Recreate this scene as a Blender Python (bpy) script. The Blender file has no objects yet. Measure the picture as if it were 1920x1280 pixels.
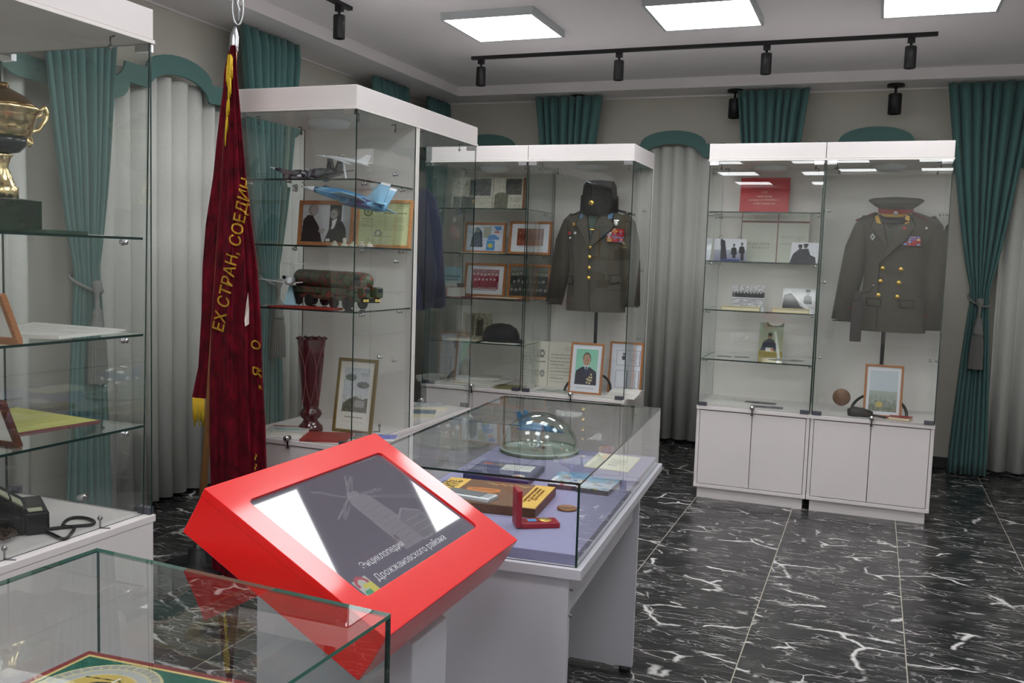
import bpy, bmesh, math, random
import numpy as np
from math import sin, cos, pi, radians, sqrt, atan2, hypot
from mathutils import Matrix, Vector
random.seed(7); np.random.seed(7)
SC = bpy.context.scene
COL = SC.collection

# ------------------------------------------------------------------ camera, world, exposure
FPX, PITCH, YAW, ROLL = 1742.25, 0.08806, 0.36969, 0.03206     # focal length in px of a 1920 wide frame
EYE = np.array([0.0, 0.0, 1.5])
_f = np.array([-sin(YAW)*cos(PITCH), cos(YAW)*cos(PITCH), -sin(PITCH)])
_r0 = np.array([cos(YAW), sin(YAW), 0.0]); _u0 = np.cross(_r0, _f)
_r = _r0*cos(ROLL)+_u0*sin(ROLL); _u = _u0*cos(ROLL)-_r0*sin(ROLL)
cam = bpy.data.cameras.new('camera'); cam.sensor_width = 36; cam.lens = FPX/1920*36
cam.clip_start = 0.05; cam.clip_end = 60
camo = bpy.data.objects.new('camera', cam); COL.objects.link(camo)
camo.matrix_world = Matrix(((_r[0], _u[0], -_f[0], EYE[0]), (_r[1], _u[1], -_f[1], EYE[1]), (_r[2], _u[2], -_f[2], EYE[2]), (0, 0, 0, 1)))
SC.camera = camo
W = bpy.data.worlds.new('world'); SC.world = W; W.use_nodes = True
W.node_tree.nodes['Background'].inputs[0].default_value = (0.6, 0.62, 0.65, 1)
W.node_tree.nodes['Background'].inputs[1].default_value = 0.15
SC.view_settings.view_transform = 'Standard'; SC.view_settings.look = 'None'
SC.view_settings.gamma = 1; SC.view_settings.use_curve_mapping = False
SC.view_settings.exposure = 0.09
PANEL_STRENGTH = 11.0
try:
    SC.cycles.transparent_max_bounces = 40
    SC.cycles.max_bounces = 16
    SC.cycles.diffuse_bounces = 12
    SC.cycles.glossy_bounces = 6
    SC.cycles.sample_clamp_indirect = 12
except Exception:
    pass

# rays of the survey: where a sight line meets a real plane of the room (metres)
def ray(px, py): return _f+_r*(px-960)/FPX+_u*(640-py)/FPX
def onz(px, py, z): d = ray(px, py); return EYE+d*(z-EYE[2])/d[2]
def onx(px, py, x): d = ray(px, py); return EYE+d*x/d[0]
def ony(px, py, y): d = ray(px, py); return EYE+d*y/d[1]

# ------------------------------------------------------------------ materials
def lin(c):
    c = np.asarray(c, float)
    return np.where(c <= 0.04045, c/12.92, ((c+0.055)/1.055)**2.4)
def rgb(r, g, b): return tuple(lin(np.array([r, g, b])/255.0))+(1.0,)
class NT:
    def __init__(s, m): s.t = m.node_tree; s.n = s.t.nodes; s.l = s.t.links
    def new(s, ty, **kw):
        n = s.n.new(ty)
        for k, v in kw.items():
            if k.startswith('i_'):
                key = k[2:]; n.inputs[int(key) if key.isdigit() else key].default_value = v
            else: setattr(n, k, v)
        return n
    def link(s, a, b): s.l.new(a, b)
MATS = {}
def mat(name, col=(200, 200, 200), rough=0.5, metal=0.0, noise=0.0, nscale=20, bump=0.0, bscale=200, spec=0.5, coat=0.0, sheen=0.0, emit=0.0, trans=0.0, stretch=None):
    if name in MATS: return MATS[name]
    m = bpy.data.materials.new(name); m.use_nodes = True; T = NT(m); b = T.n['Principled BSDF']
    c = rgb(*col); b.inputs['Base Color'].default_value = c
    b.inputs['Roughness'].default_value = rough; b.inputs['Metallic'].default_value = metal
    b.inputs['Specular IOR Level'].default_value = spec; b.inputs['Coat Weight'].default_value = coat
    b.inputs['Coat Roughness'].default_value = 0.08
    if sheen: b.inputs['Sheen Weight'].default_value = sheen; b.inputs['Sheen Roughness'].default_value = 0.4
    if trans: b.inputs['Transmission Weight'].default_value = trans
    if emit: b.inputs['Emission Color'].default_value = c; b.inputs['Emission Strength'].default_value = emit
    tc = T.new('ShaderNodeTexCoord'); src = tc.outputs['Object']
    if stretch:
        mp = T.new('ShaderNodeMapping'); mp.inputs['Scale'].default_value = stretch; T.link(src, mp.inputs[0]); src = mp.outputs[0]
    if noise:
        n = T.new('ShaderNodeTexNoise', i_Scale=nscale, i_Detail=5.0); T.link(src, n.inputs['Vector'])
        r = T.new('ShaderNodeMapRange', i_1=0.3, i_2=0.7, i_3=1-noise, i_4=1+noise*0.5); T.link(n.outputs[0], r.inputs[0])
        mx = T.new('ShaderNodeMix', data_type='RGBA', blend_type='MULTIPLY'); mx.inputs[0].default_value = 1; mx.inputs[6].default_value = c
        T.link(r.outputs[0], mx.inputs[7]); T.link(mx.outputs[2], b.inputs['Base Color'])
    if bump:
        n = T.new('ShaderNodeTexNoise', i_Scale=bscale, i_Detail=3.0); T.link(src, n.inputs['Vector'])
        bp = T.new('ShaderNodeBump', i_Strength=bump, i_Distance=0.002); T.link(n.outputs[0], bp.inputs['Height']); T.link(bp.outputs[0], b.inputs['Normal'])
    MATS[name] = m; return m
def glass_mat(name, tint, k=1.7, ior=1.5):
    m = bpy.data.materials.new(name); m.use_nodes = True; T = NT(m); T.n.clear()
    out = T.new('ShaderNodeOutputMaterial'); mix = T.new('ShaderNodeMixShader')
    tr = T.new('ShaderNodeBsdfTransparent'); tr.inputs[0].default_value = tint
    gl = T.new('ShaderNodeBsdfGlossy'); gl.inputs['Roughness'].default_value = 0.0; gl.inputs[0].default_value = (0.95, 0.98, 0.97, 1)
    fr = T.new('ShaderNodeFresnel', i_IOR=ior); ge = T.new('ShaderNodeNewGeometry')
    a = T.new('ShaderNodeMath', operation='MULTIPLY', use_clamp=True); a.inputs[1].default_value = k
    inv = T.new('ShaderNodeMath', operation='SUBTRACT'); inv.inputs[0].default_value = 1
    b = T.new('ShaderNodeMath', operation='MULTIPLY')
    T.link(fr.outputs[0], a.inputs[0]); T.link(ge.outputs['Backfacing'], inv.inputs[1]); T.link(a.outputs[0], b.inputs[0]); T.link(inv.outputs[0], b.inputs[1])
    T.link(b.outputs[0], mix.inputs[0]); T.link(tr.outputs[0], mix.inputs[1]); T.link(gl.outputs[0], mix.inputs[2]); T.link(mix.outputs[0], out.inputs[0])
    MATS[name] = m; return m
def print_mat(name, rough=0.45, spec=0.4, emit=0.0, coat=0.0):
    if name in MATS: return MATS[name]
    m = bpy.data.materials.new(name); m.use_nodes = True; T = NT(m); b = T.n['Principled BSDF']
    at = T.new('ShaderNodeAttribute', attribute_name='ink')
    b.inputs['Roughness'].default_value = rough; b.inputs['Specular IOR Level'].default_value = spec; b.inputs['Coat Weight'].default_value = coat; b.inputs['Coat Roughness'].default_value = 0.03
    if emit:
        b.inputs['Base Color'].default_value = (0.012, 0.012, 0.014, 1)
        T.link(at.outputs[0], b.inputs['Emission Color']); b.inputs['Emission Strength'].default_value = emit
    else: T.link(at.outputs[0], b.inputs['Base Color'])
    MATS[name] = m; return m
def camo_mat(name, cols, scale, rough=0.45):
    m = bpy.data.materials.new(name); m.use_nodes = True; T = NT(m); b = T.n['Principled BSDF']; b.inputs['Roughness'].default_value = rough
    tc = T.new('ShaderNodeTexCoord'); n = T.new('ShaderNodeTexNoise', i_Scale=scale, i_Detail=1.0); T.link(tc.outputs['Object'], n.inputs['Vector'])
    r = T.new('ShaderNodeValToRGB'); r.color_ramp.interpolation = 'CONSTANT'
    while len(r.color_ramp.elements) < len(cols): r.color_ramp.elements.new(0.5)
    for e, (p, c) in zip(r.color_ramp.elements, cols): e.position = p; e.color = rgb(*c)
    T.link(n.outputs[0], r.inputs[0]); T.link(r.outputs[0], b.inputs['Base Color']); MATS[name] = m; return m
def wood_mat(name, c1, c2, scale=30, rough=0.4, axis=(1, 12, 12)):
    m = bpy.data.materials.new(name); m.use_nodes = True; T = NT(m); b = T.n['Principled BSDF']; b.inputs['Roughness'].default_value = rough
    tc = T.new('ShaderNodeTexCoord'); mp = T.new('ShaderNodeMapping'); mp.inputs['Scale'].default_value = axis
    n = T.new('ShaderNodeTexNoise', i_Scale=scale, i_Detail=6.0, i_Distortion=0.6); r = T.new('ShaderNodeValToRGB')
    r.color_ramp.elements[0].position = 0.3; r.color_ramp.elements[0].color = rgb(*c1); r.color_ramp.elements[1].position = 0.7; r.color_ramp.elements[1].color = rgb(*c2)
    T.link(tc.outputs['Object'], mp.inputs[0]); T.link(mp.outputs[0], n.inputs['Vector']); T.link(n.outputs[0], r.inputs[0]); T.link(r.outputs[0], b.inputs['Base Color'])
    MATS[name] = m; return m
def marble_mat():
    m = bpy.data.materials.new('black marble tile'); m.use_nodes = True; T = NT(m); b = T.n['Principled BSDF']
    tc = T.new('ShaderNodeTexCoord'); oi = T.new('ShaderNodeObjectInfo')
    off = T.new('ShaderNodeVectorMath', operation='SCALE'); cmb = T.new('ShaderNodeCombineXYZ')
    for k, s in enumerate((37.0, 91.0, 53.0)):
        q = T.new('ShaderNodeMath', operation='MULTIPLY'); q.inputs[1].default_value = s; T.link(oi.outputs['Random'], q.inputs[0]); T.link(q.outputs[0], cmb.inputs[k])
    add = T.new('ShaderNodeVectorMath', operation='ADD'); T.link(tc.outputs['Object'], add.inputs[0]); T.link(cmb.outputs[0], add.inputs[1])
    P0 = add.outputs[0]
    def warp(scale, amt, st):
        n = T.new('ShaderNodeTexNoise', i_Scale=scale, i_Detail=4.0); T.link(P0, n.inputs['Vector'])
        sb = T.new('ShaderNodeVectorMath', operation='SUBTRACT'); sb.inputs[1].default_value = (.5, .5, .5); T.link(n.outputs['Color'], sb.inputs[0])
        sc = T.new('ShaderNodeVectorMath', operation='SCALE'); sc.inputs['Scale'].default_value = amt; T.link(sb.outputs[0], sc.inputs[0])
        ad = T.new('ShaderNodeVectorMath', operation='ADD'); T.link(P0, ad.inputs[0]); T.link(sc.outputs[0], ad.inputs[1])
        mp = T.new('ShaderNodeMapping'); mp.inputs['Scale'].default_value = st; mp.inputs['Rotation'].default_value = (0, 0, 0.25); T.link(ad.outputs[0], mp.inputs[0]); return mp.outputs[0]
    def mask(scale, lo, hi, st=(1, 1, 1), seed=0):
        mp = T.new('ShaderNodeMapping'); mp.inputs['Scale'].default_value = st; mp.inputs['Location'].default_value = (seed, seed*2, 0); T.link(P0, mp.inputs[0])
        n = T.new('ShaderNodeTexNoise', i_Scale=scale, i_Detail=3.0); T.link(mp.outputs[0], n.inputs['Vector'])
        r = T.new('ShaderNodeMapRange', i_1=lo, i_2=hi, i_3=0.0, i_4=1.0); T.link(n.outputs[0], r.inputs[0]); return r.outputs[0]
    def vor(vec, scale, w0, w1):
        v = T.new('ShaderNodeTexVoronoi', feature='DISTANCE_TO_EDGE', i_Scale=scale); T.link(vec, v.inputs['Vector'])
        r = T.new('ShaderNodeMapRange', i_1=w0, i_2=w1, i_3=1.0, i_4=0.0); T.link(v.outputs['Distance'], r.inputs[0]); return r.outputs[0]
    def ridge(vec, scale, w):
        n = T.new('ShaderNodeTexNoise', i_Scale=scale, i_Detail=5.0); T.link(vec, n.inputs['Vector'])
        s = T.new('ShaderNodeMath', operation='SUBTRACT'); s.inputs[1].default_value = .5; T.link(n.outputs[0], s.inputs[0])
        a = T.new('ShaderNodeMath', operation='ABSOLUTE'); T.link(s.outputs[0], a.inputs[0])
        r = T.new('ShaderNodeMapRange', i_1=0.0, i_2=w, i_3=1.0, i_4=0.0); T.link(a.outputs[0], r.inputs[0]); return r.outputs[0]
    def mul(a, b_):
        q = T.new('ShaderNodeMath', operation='MULTIPLY', use_clamp=True)
        for k, v in ((0, a), (1, b_)):
            if isinstance(v, float): q.inputs[k].default_value = v
            else: T.link(v, q.inputs[k])
        return q.outputs[0]
    def mx(a, b_):
        q = T.new('ShaderNodeMath', operation='MAXIMUM'); T.link(a, q.inputs[0]); T.link(b_, q.inputs[1]); return q.outputs[0]
    big = mul(vor(warp(9, .10, (.9, 1.5, 1)), 2.4, 0.008, 0.030), mask(4.5, .52, .58))
    med = mul(vor(warp(14, .06, (.55, 1.7, 1)), 6.0, 0.004, 0.020), mul(mask(6.0, .50, .60, seed=3.), 0.85))
    fine = mul(ridge(warp(9, .10, (.5, 2.6, 1)), 4.0, .008), mul(mask(5.0, .44, .62, seed=7.), 0.6))
    fine2 = mul(vor(warp(20, .05, (.35, 2.4, 1)), 11.0, 0.004, 0.03), mul(mask(8.0, .46, .60, seed=11.), 0.50))
    fl = mul(mask(24.0, .64, .70, (.5, 1.8, 1), seed=1.), mul(mask(4.0, .50, .60, seed=5.), 0.7))
    cl = mul(mask(7.0, .5, .8, (.8, 1.6, 1), seed=9.), 0.10)
    tot = mx(mx(big, med), mx(mx(mx(fine, fine2), fl), cl))
    r = T.new('ShaderNodeMix', data_type='RGBA'); r.inputs[6].default_value = rgb(36, 36, 38); r.inputs[7].default_value = rgb(222, 220, 218)
    T.link(tot, r.inputs[0]); T.link(r.outputs[2], b.inputs['Base Color']); b.inputs['Roughness'].default_value = 0.24; b.inputs['Specular IOR Level'].default_value = 0.45
    MATS['marble'] = m; return m

WHITE = mat('white laminate', (231, 225, 224), 0.38, noise=0.02, nscale=3)
PANELW = mat('pale grey laminate', (236, 232, 228), 0.5, noise=0.02, nscale=3)
TABLEG = mat('grey laminate', (196, 196, 204), 0.45, noise=0.02, nscale=4)
GLASS = glass_mat('clear glass', (0.975, 0.985, 0.98, 1))
GLASS2 = glass_mat('case glass', (0.975, 0.985, 0.98, 1), k=1.4)
EDGE = mat('dark green glass edge', (26, 48, 44), 0.15)
EDGEL = mat('green glass edge', (66, 116, 102), 0.15)
CHROME = mat('chrome', (200, 200, 202), 0.15, metal=1.0)
STEEL = mat('dull steel', (150, 150, 152), 0.35, metal=1.0)
BLACK = mat('black metal', (26, 25, 28), 0.45)
BLACKG = mat('black gloss plastic', (20, 20, 22), 0.22)
TEAL = mat('teal curtain cloth', (82, 122, 120), 0.85, noise=0.06, nscale=60, sheen=0.15)
GREYC = mat('light grey curtain cloth', (214, 215, 210), 0.85, noise=0.04, nscale=60)
VALM = mat('teal valance felt', (88, 124, 120), 0.9, bump=0.1, bscale=400)
WALLM = mat('beige plaster', (204, 201, 191), 0.9, noise=0.03, nscale=2, bump=0.15, bscale=150)
CEILM = mat('white ceiling paint', (244, 240, 241), 0.85, noise=0.02, nscale=1)
GROUT = mat('pale grout', (180, 175, 160), 0.9, noise=0.15, nscale=40)
MARBLE = marble_mat()
MARBLEBASE = GROUT
RED = mat('red powder coat', (218, 17, 17), 0.3, bump=0.06, bscale=900, spec=.25, coat=.55)
GOLD = mat('gold metal', (222, 184, 104), 0.2, metal=1.0)
BRASS = mat('brass buttons', (232, 196, 96), 0.25, metal=1.0)
PRINT = print_mat('printed paper'); PRINTG = print_mat('glossy print', 0.06, 0.5)
SCREEN = print_mat('lit screen', 0.03, 1.0, emit=1.6)
OAK = wood_mat('orange wood frame', (150, 92, 50), (190, 126, 74), 18)
DKWOOD = wood_mat('dark wood frame', (70, 36, 24), (110, 60, 38), 18)
PAPER = mat('white paper', (232, 230, 224), 0.7)
CREAM = mat('cream paper', (230, 222, 190), 0.7)

# ------------------------------------------------------------------ mesh builder
class MB:
    def __init__(s): s.v = []; s.f = []; s.m = []; s.sm = []
    def add(s, vs, fs, mi=0, smooth=False):
        o = len(s.v); s.v += [tuple(map(float, p)) for p in vs]
        for k, f in enumerate(fs): s.f.append(tuple(i+o for i in f)); s.m.append(mi[k] if isinstance(mi, (list, tuple)) else mi); s.sm.append(smooth)
        return s
    def box(s, x0, y0, z0, x1, y1, z1, mi=0):
        v = [(x, y, z) for z in (z0, z1) for y in (y0, y1) for x in (x0, x1)]
        return s.add(v, [(0, 2, 3, 1), (4, 5, 7, 6), (0, 1, 5, 4), (1, 3, 7, 5), (3, 2, 6, 7), (2, 0, 4, 6)], mi)
    def slab(s, quad, t, mi=0, up=(0, 0, 1)):
        up = np.array(up, float); b = [np.array(p, float) for p in quad]; v = b+[p+up*t for p in b]
        return s.add(v, [(3, 2, 1, 0), (4, 5, 6, 7)]+[(i, (i+1) % 4, 4+(i+1) % 4, 4+i) for i in range(4)], mi)
    def pane(s, x0, y0, z0, x1, y1, z1):
        d = (x1-x0, y1-y0, z1-z0); k = d.index(min(d))
        mi = [1]*6
        for a in {0: (3, 5), 1: (2, 4), 2: (0, 1)}[k]: mi[a] = 0
        return s.box(x0, y0, z0, x1, y1, z1, mi)
    def lathe(s, prof, n=24, c=(0, 0, 0), mi=0, smooth=True, fr=None, sx=1, sy=1, caps=True):
        vs = []; fs = []
        for j, (r, z) in enumerate(prof):
            for i in range(n):
                a = 2*pi*i/n; rr = r*(fr(a, z) if fr else 1); vs.append((c[0]+rr*cos(a)*sx, c[1]+rr*sin(a)*sy, c[2]+z))
        for j in range(len(prof)-1):
            for i in range(n): fs.append((j*n+i, j*n+(i+1) % n, (j+1)*n+(i+1) % n, (j+1)*n+i))
        if caps and prof[0][0] > 1e-6: fs.append(tuple(range(n-1, -1, -1)))
        if caps and prof[-1][0] > 1e-6: fs.append(tuple((len(prof)-1)*n+i for i in range(n)))
        return s.add(vs, fs, mi, smooth)
    def tube(s, pts, rad, n=8, mi=0, cap=True, smooth=True):
        pts = [np.array(p, float) for p in pts]; m = len(pts); rad = rad if isinstance(rad, (list, tuple)) else [rad]*m
        vs = []; fs = []; nrm = None
        for j in range(m):
            t = pts[min(j+1, m-1)]-pts[max(j-1, 0)]; t = t/(np.linalg.norm(t)+1e-12)
            if nrm is None:
                a = np.array([0, 0, 1.]) if abs(t[2]) < .9 else np.array([1., 0, 0]); nrm = np.cross(t, a)
            nrm = nrm-t*(nrm@t); nrm /= np.linalg.norm(nrm)+1e-12; bb = np.cross(t, nrm)
            r = rad[j]; ra, rb = r if isinstance(r, (list, tuple)) else (r, r)
            for i in range(n): a = 2*pi*i/n; vs.append(pts[j]+nrm*cos(a)*ra+bb*sin(a)*rb)
        for j in range(m-1):
            for i in range(n): fs.append((j*n+i, j*n+(i+1) % n, (j+1)*n+(i+1) % n, (j+1)*n+i))
        if cap: fs.append(tuple(range(n-1, -1, -1))); fs.append(tuple((m-1)*n+i for i in range(n)))
        return s.add(vs, fs, mi, smooth)
    def prism(s, poly, d0, d1, f, mi=0):          # convex polygon poly (a,b) extruded d0..d1, f maps (a,b,d)->xyz
        n = len(poly); v = [f(a, b, d0) for a, b in poly]+[f(a, b, d1) for a, b in poly]
        return s.add(v, [tuple(range(n-1, -1, -1)), tuple(range(n, 2*n))]+[(i, (i+1) % n, n+(i+1) % n, n+i) for i in range(n)], mi)
    def ribbon(s, top, bot, d0, d1, f, mi=0):     # band between two polylines, thickness d0..d1
        n = len(top); v = [f(a, b, d) for d in (d0, d1) for L in (top, bot) for a, b in L]; fs = []
        for i in range(n-1):
            fs += [(i, i+1, n+i+1, n+i), (2*n+i+1, 2*n+i, 3*n+i, 3*n+i+1), (i+1, i, 2*n+i, 2*n+i+1), (n+i, n+i+1, 3*n+i+1, 3*n+i)]
        fs += [(0, n, 3*n, 2*n), (n-1, 3*n-1, 4*n-1, 2*n-1)]
        return s.add(v, fs, mi)
    def grid(s, P, mi=0, smooth=True, closed=False):
        nr = len(P); nc = len(P[0]); fs = []
        for j in range(nr-1):
            for i in range(nc if closed else nc-1): fs.append((j*nc+i, j*nc+(i+1) % nc, (j+1)*nc+(i+1) % nc, (j+1)*nc+i))
        return s.add([p for r in P for p in r], fs, mi, smooth)
    def mesh(s, name, mats):
        me = bpy.data.meshes.new(name); me.from_pydata(s.v, [], s.f)
        for m in (mats if isinstance(mats, (list, tuple)) else [mats]): me.materials.append(m)
        me.polygons.foreach_set('material_index', s.m); me.polygons.foreach_set('use_smooth', s.sm); me.update(); return me
    def build(s, name, mats, parent=None, bevel=0.0, loc=None, fix=True):
        me = s.mesh(name, mats)
        if fix:
            bm = bmesh.new(); bm.from_mesh(me); bmesh.ops.recalc_face_normals(bm, faces=bm.faces); bm.to_mesh(me); bm.free()
        return put(name, me, parent, bevel, loc)
def put(name, me, parent=None, bevel=0.0, loc=None):
    o = bpy.data.objects.new(name, me); COL.objects.link(o)
    if parent is not None: o.parent = parent
    if loc is not None: o.location = loc
    if bevel:
        b = o.modifiers.new('edge', 'BEVEL'); b.width = bevel; b.segments = 2; b.limit_method = 'ANGLE'; b.angle_limit = 0.7
    return o
def tag(o, label, cat, group=None):
    o['label'] = label; o['category'] = cat
    if group: o['group'] = group
    return o
def thing(name, label, cat, loc=(0, 0, 0), rz=0.0, group=None, M=None):
    o = bpy.data.objects.new(name, None); COL.objects.link(o); o.empty_display_size = 0.05
    if M is not None: o.matrix_world = M
    else: o.location = loc; o.rotation_euler = (0, 0, rz)
    return tag(o, label, cat, group)
def struct(o): o['kind'] = 'structure'; return o
def stuff(o): o['kind'] = 'stuff'; return o
def frameM(o, x, y, z):
    return Matrix(((x[0], y[0], z[0], o[0]), (x[1], y[1], z[1], o[1]), (x[2], y[2], z[2], o[2]), (0, 0, 0, 1)))
def text_mesh(txt, size, align='LEFT', extrude=0.0, shear=0.0, spacing=1.0, bold=0.0):
    c = bpy.data.curves.new('lettering', 'FONT'); c.body = txt; c.size = size; c.align_x = align; c.extrude = extrude; c.shear = shear; c.space_line = spacing; c.resolution_u = 3; c.offset = bold*size
    o = bpy.data.objects.new('lettering', c); COL.objects.link(o); bpy.context.view_layer.update()
    me = bpy.data.meshes.new_from_object(o.evaluated_get(bpy.context.evaluated_depsgraph_get()))
    bpy.data.objects.remove(o); bpy.data.curves.remove(c); return me
def text(txt, size, m, parent, M, name='lettering', align='LEFT', width=None, shear=0.0, spacing=1.0, bold=0.0):
    me = text_mesh(txt, size, align, 0.0002, shear, spacing, bold)
    if width:
        xs = [v.co.x for v in me.vertices]; k = width/max(1e-6, max(xs)-min(xs))
        for v in me.vertices: v.co.x *= k
    me.materials.clear(); me.materials.append(m); o = put(name, me, parent); o.matrix_local = M; return o

# ------------------------------------------------------------------ flat prints: a small raster of ink colours on a grid mesh
class Pic:
    def __init__(s, w, h, bg=(235, 235, 235)): s.w = w; s.h = h; s.a = np.ones((h, w, 3))*np.array(bg); s.Y, s.X = np.mgrid[0:h, 0:w]; s.Y = (s.Y+.5)/h; s.X = (s.X+.5)/w
    def fill(s, mk, c): s.a[mk] = c; return s
    def rect(s, x0, y0, x1, y1, c): return s.fill((s.X >= x0) & (s.X <= x1) & (s.Y >= y0) & (s.Y <= y1), c)
    def ell(s, x, y, rx, ry, c): return s.fill(((s.X-x)/rx)**2+((s.Y-y)/ry)**2 <= 1, c)
    def ring(s, x, y, rx, ry, k, c): q = ((s.X-x)/rx)**2+((s.Y-y)/ry)**2; return s.fill((q <= 1) & (q >= k*k), c)
    def poly(s, pts, c):
        ins = np.zeros(s.X.shape, bool); n = len(pts)
        for i in range(n):
            (x1, y1), (x2, y2) = pts[i], pts[(i+1) % n]
            if y1 == y2: continue
            cr = ((y1 > s.Y) != (y2 > s.Y)) & (s.X < (x2-x1)*(s.Y-y1)/(y2-y1)+x1); ins ^= cr
        return s.fill(ins, c)
    def line(s, x0, y0, x1, y1, t, c):
        ar = s.h/s.w; dx, dy = x1-x0, (y1-y0)*ar; L = dx*dx+dy*dy+1e-12
        u = np.clip(((s.X-x0)*dx+(s.Y-y0)*ar*dy)/L, 0, 1); d = np.hypot(s.X-x0-u*dx, (s.Y-y0)*ar-u*dy); return s.fill(d < t/2, c)
    def lines(s, x0, x1, y0, y1, n, c, th=.35, seed=1):
        rg = np.random.RandomState(seed); st = (y1-y0)/n
        for i in range(n):
            x = x0; e = x1 if i % 4 != 3 else x0+(x1-x0)*.6
            while x < e: L = rg.uniform(.04, .12)*(x1-x0)*2; s.rect(x, y0+i*st, min(x+L, e), y0+i*st+st*th, c); x += L+.02*(x1-x0)
        return s
    def noise(s, amt, sc=1, seed=0, box=None):
        rg = np.random.RandomState(seed); n = rg.uniform(-1, 1, (s.h//sc+2, s.w//sc+2)); n = np.kron(n, np.ones((sc, sc)))[:s.h, :s.w, None]*amt
        if box: mk = (s.X >= box[0]) & (s.X <= box[2]) & (s.Y >= box[1]) & (s.Y <= box[3]); s.a[mk] += n[mk]
        else: s.a += n
        return s
    def vgrad(s, y0, y1, c0, c1, x0=0, x1=1):
        mk = (s.Y >= y0) & (s.Y <= y1) & (s.X >= x0) & (s.X <= x1); t = ((s.Y-y0)/(y1-y0))[..., None]; s.a = np.where(mk[..., None], np.array(c0)*(1-t)+np.array(c1)*t, s.a); return s
    def man(s, x, y, k, suit, skin, hair, shirt=None, ar=None):       # head centre x,y ; k head radius (x units)
        r = s.w/s.h
        s.poly([(x-k*2.6, y+k*r*7), (x-k*2.3, y+k*r*2.4), (x-k*.8, y+k*r*1.35), (x+k*.8, y+k*r*1.35), (x+k*2.3, y+k*r*2.4), (x+k*2.6, y+k*r*7)], suit)
        if shirt: s.poly([(x-k*.55, y+k*r*1.2), (x+k*.55, y+k*r*1.2), (x, y+k*r*3.4)], shirt)
        s.ell(x, y-k*r*.2, k*1.03, k*r*1.2, hair); s.ell(x, y+k*r*.12, k*.85, k*r*1.05, skin); return s
    def mesh(s, name, corner, m, sub=None):      # corner(u,v)->xyz, u to the right, v downwards
        nx, ny = s.w, s.h; U = np.linspace(0, 1, nx); V = np.linspace(0, 1, ny)
        vs = [corner(u, v) for v in V for u in U]
        idx = np.arange(nx*ny).reshape(ny, nx)
        fs = np.stack([idx[1:, :-1], idx[1:, 1:], idx[:-1, 1:], idx[:-1, :-1]], -1).reshape(-1, 4)
        me = bpy.data.meshes.new(name); me.from_pydata(vs, [], fs.tolist()); me.materials.append(m)
        at = me.color_attributes.new('ink', 'FLOAT_COLOR', 'POINT')
        c = np.ones((nx*ny, 4), np.float32); c[:, :3] = lin(np.clip(s.a, 0, 255).reshape(-1, 3)/255); at.data.foreach_set('color', c.ravel()); me.update(); return me
def printed(pic, name, parent, w, h, M=None, m=None, y=0.0):
    """print standing in its parent's x/z plane, centred on x, base at z=0, facing -y"""
    o = put(name, pic.mesh(name, lambda u, v: ((u-.5)*w, y, (1-v)*h), m or PRINT), parent)
    if M is not None: o.matrix_local = M
    return o
def bilin(q, z=None):
    q = [np.array(p, float) for p in q]
    return lambda u, v: tuple((q[0]*(1-u)+q[1]*u)*(1-v)+(q[3]*(1-u)+q[2]*u)*v)

# ================================================================== ROOM
XW, XE, YN, YS = -3.95, 2.0, 7.85, -5.4
ZS, ZC = 2.90, 2.98
fl = MB().box(XW-.1, YS-.1, -.06, XE+.1, YN+.1, -.0015).build('floor', GROUT); struct(fl)
TX, TY, TS = -0.998, 3.413, 0.6
tm = MB().box(.0023, .0023, -.010, TS-.0023, TS-.0023, 0.0).mesh('tile', MARBLE)
for i in range(-5, 8):
    for j in range(-7, 8):
        x, y = TX+i*TS, TY+j*TS
        if x > XE or y > YN or x+TS > XE+.4 or y+TS > YN+.4 or (y < .0 and x > 2.2): continue
        put('tile', tm, fl, loc=(x, y, 0))
rest = MB().box(XW, YS, -.004, XE, TY-7*TS, 0).build('tiled_surface', MARBLE, fl)
struct(MB().box(XW-.1, YS-.1, 0, XW, YN+.1, ZS+.2).build('wall_left', WALLM))
struct(MB().box(XW, YN, 0, XE, YN+.1, ZS+.2).build('wall_back', WALLM))
LIGHTW = mat('white plaster', (236, 234, 230), .9, noise=.02, nscale=2)
struct(MB().box(XE, YS-.1, 0, XE+.1, YN+.1, ZS+.2).build('wall_right', LIGHTW))
struct(MB().box(XW, YS-.1, 0, XE, YS, ZS+.2).build('wall_front', LIGHTW))
IX0, IX1, IY0, IY1 = -3.48, 1.53, -4.95, 7.50
ce = struct(MB().box(IX0-.05, IY0-.05, ZC, IX1+.05, IY1+.05, ZC+.15).build('ceiling', CEILM))
so = MB().box(XW, YS, ZS, IX0, YN, ZS+.25).box(IX1, YS, ZS, XE, YN, ZS+.25).box(IX0, IY1, ZS, IX1, YN, ZS+.25).box(IX0, YS, ZS, IX1, IY0, ZS+.25).build('soffit', CEILM, ce)
struct(MB().box(XW, YS, ZS-.012, XW+.012, YN, ZS).build('trim_1', CEILM)); struct(MB().box(XW, YN-.012, ZS-.012, XE, YN, ZS).build('trim_2', CEILM))
struct(MB().box(XW, YS, 0, XW+.015, YN, .08).build('baseboard_left', mat('dark skirting', (60, 60, 62), .6))); struct(MB().box(XW+.015, YN-.015, 0, XE, YN, .08).build('baseboard_back', MATS['dark skirting']))

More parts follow.
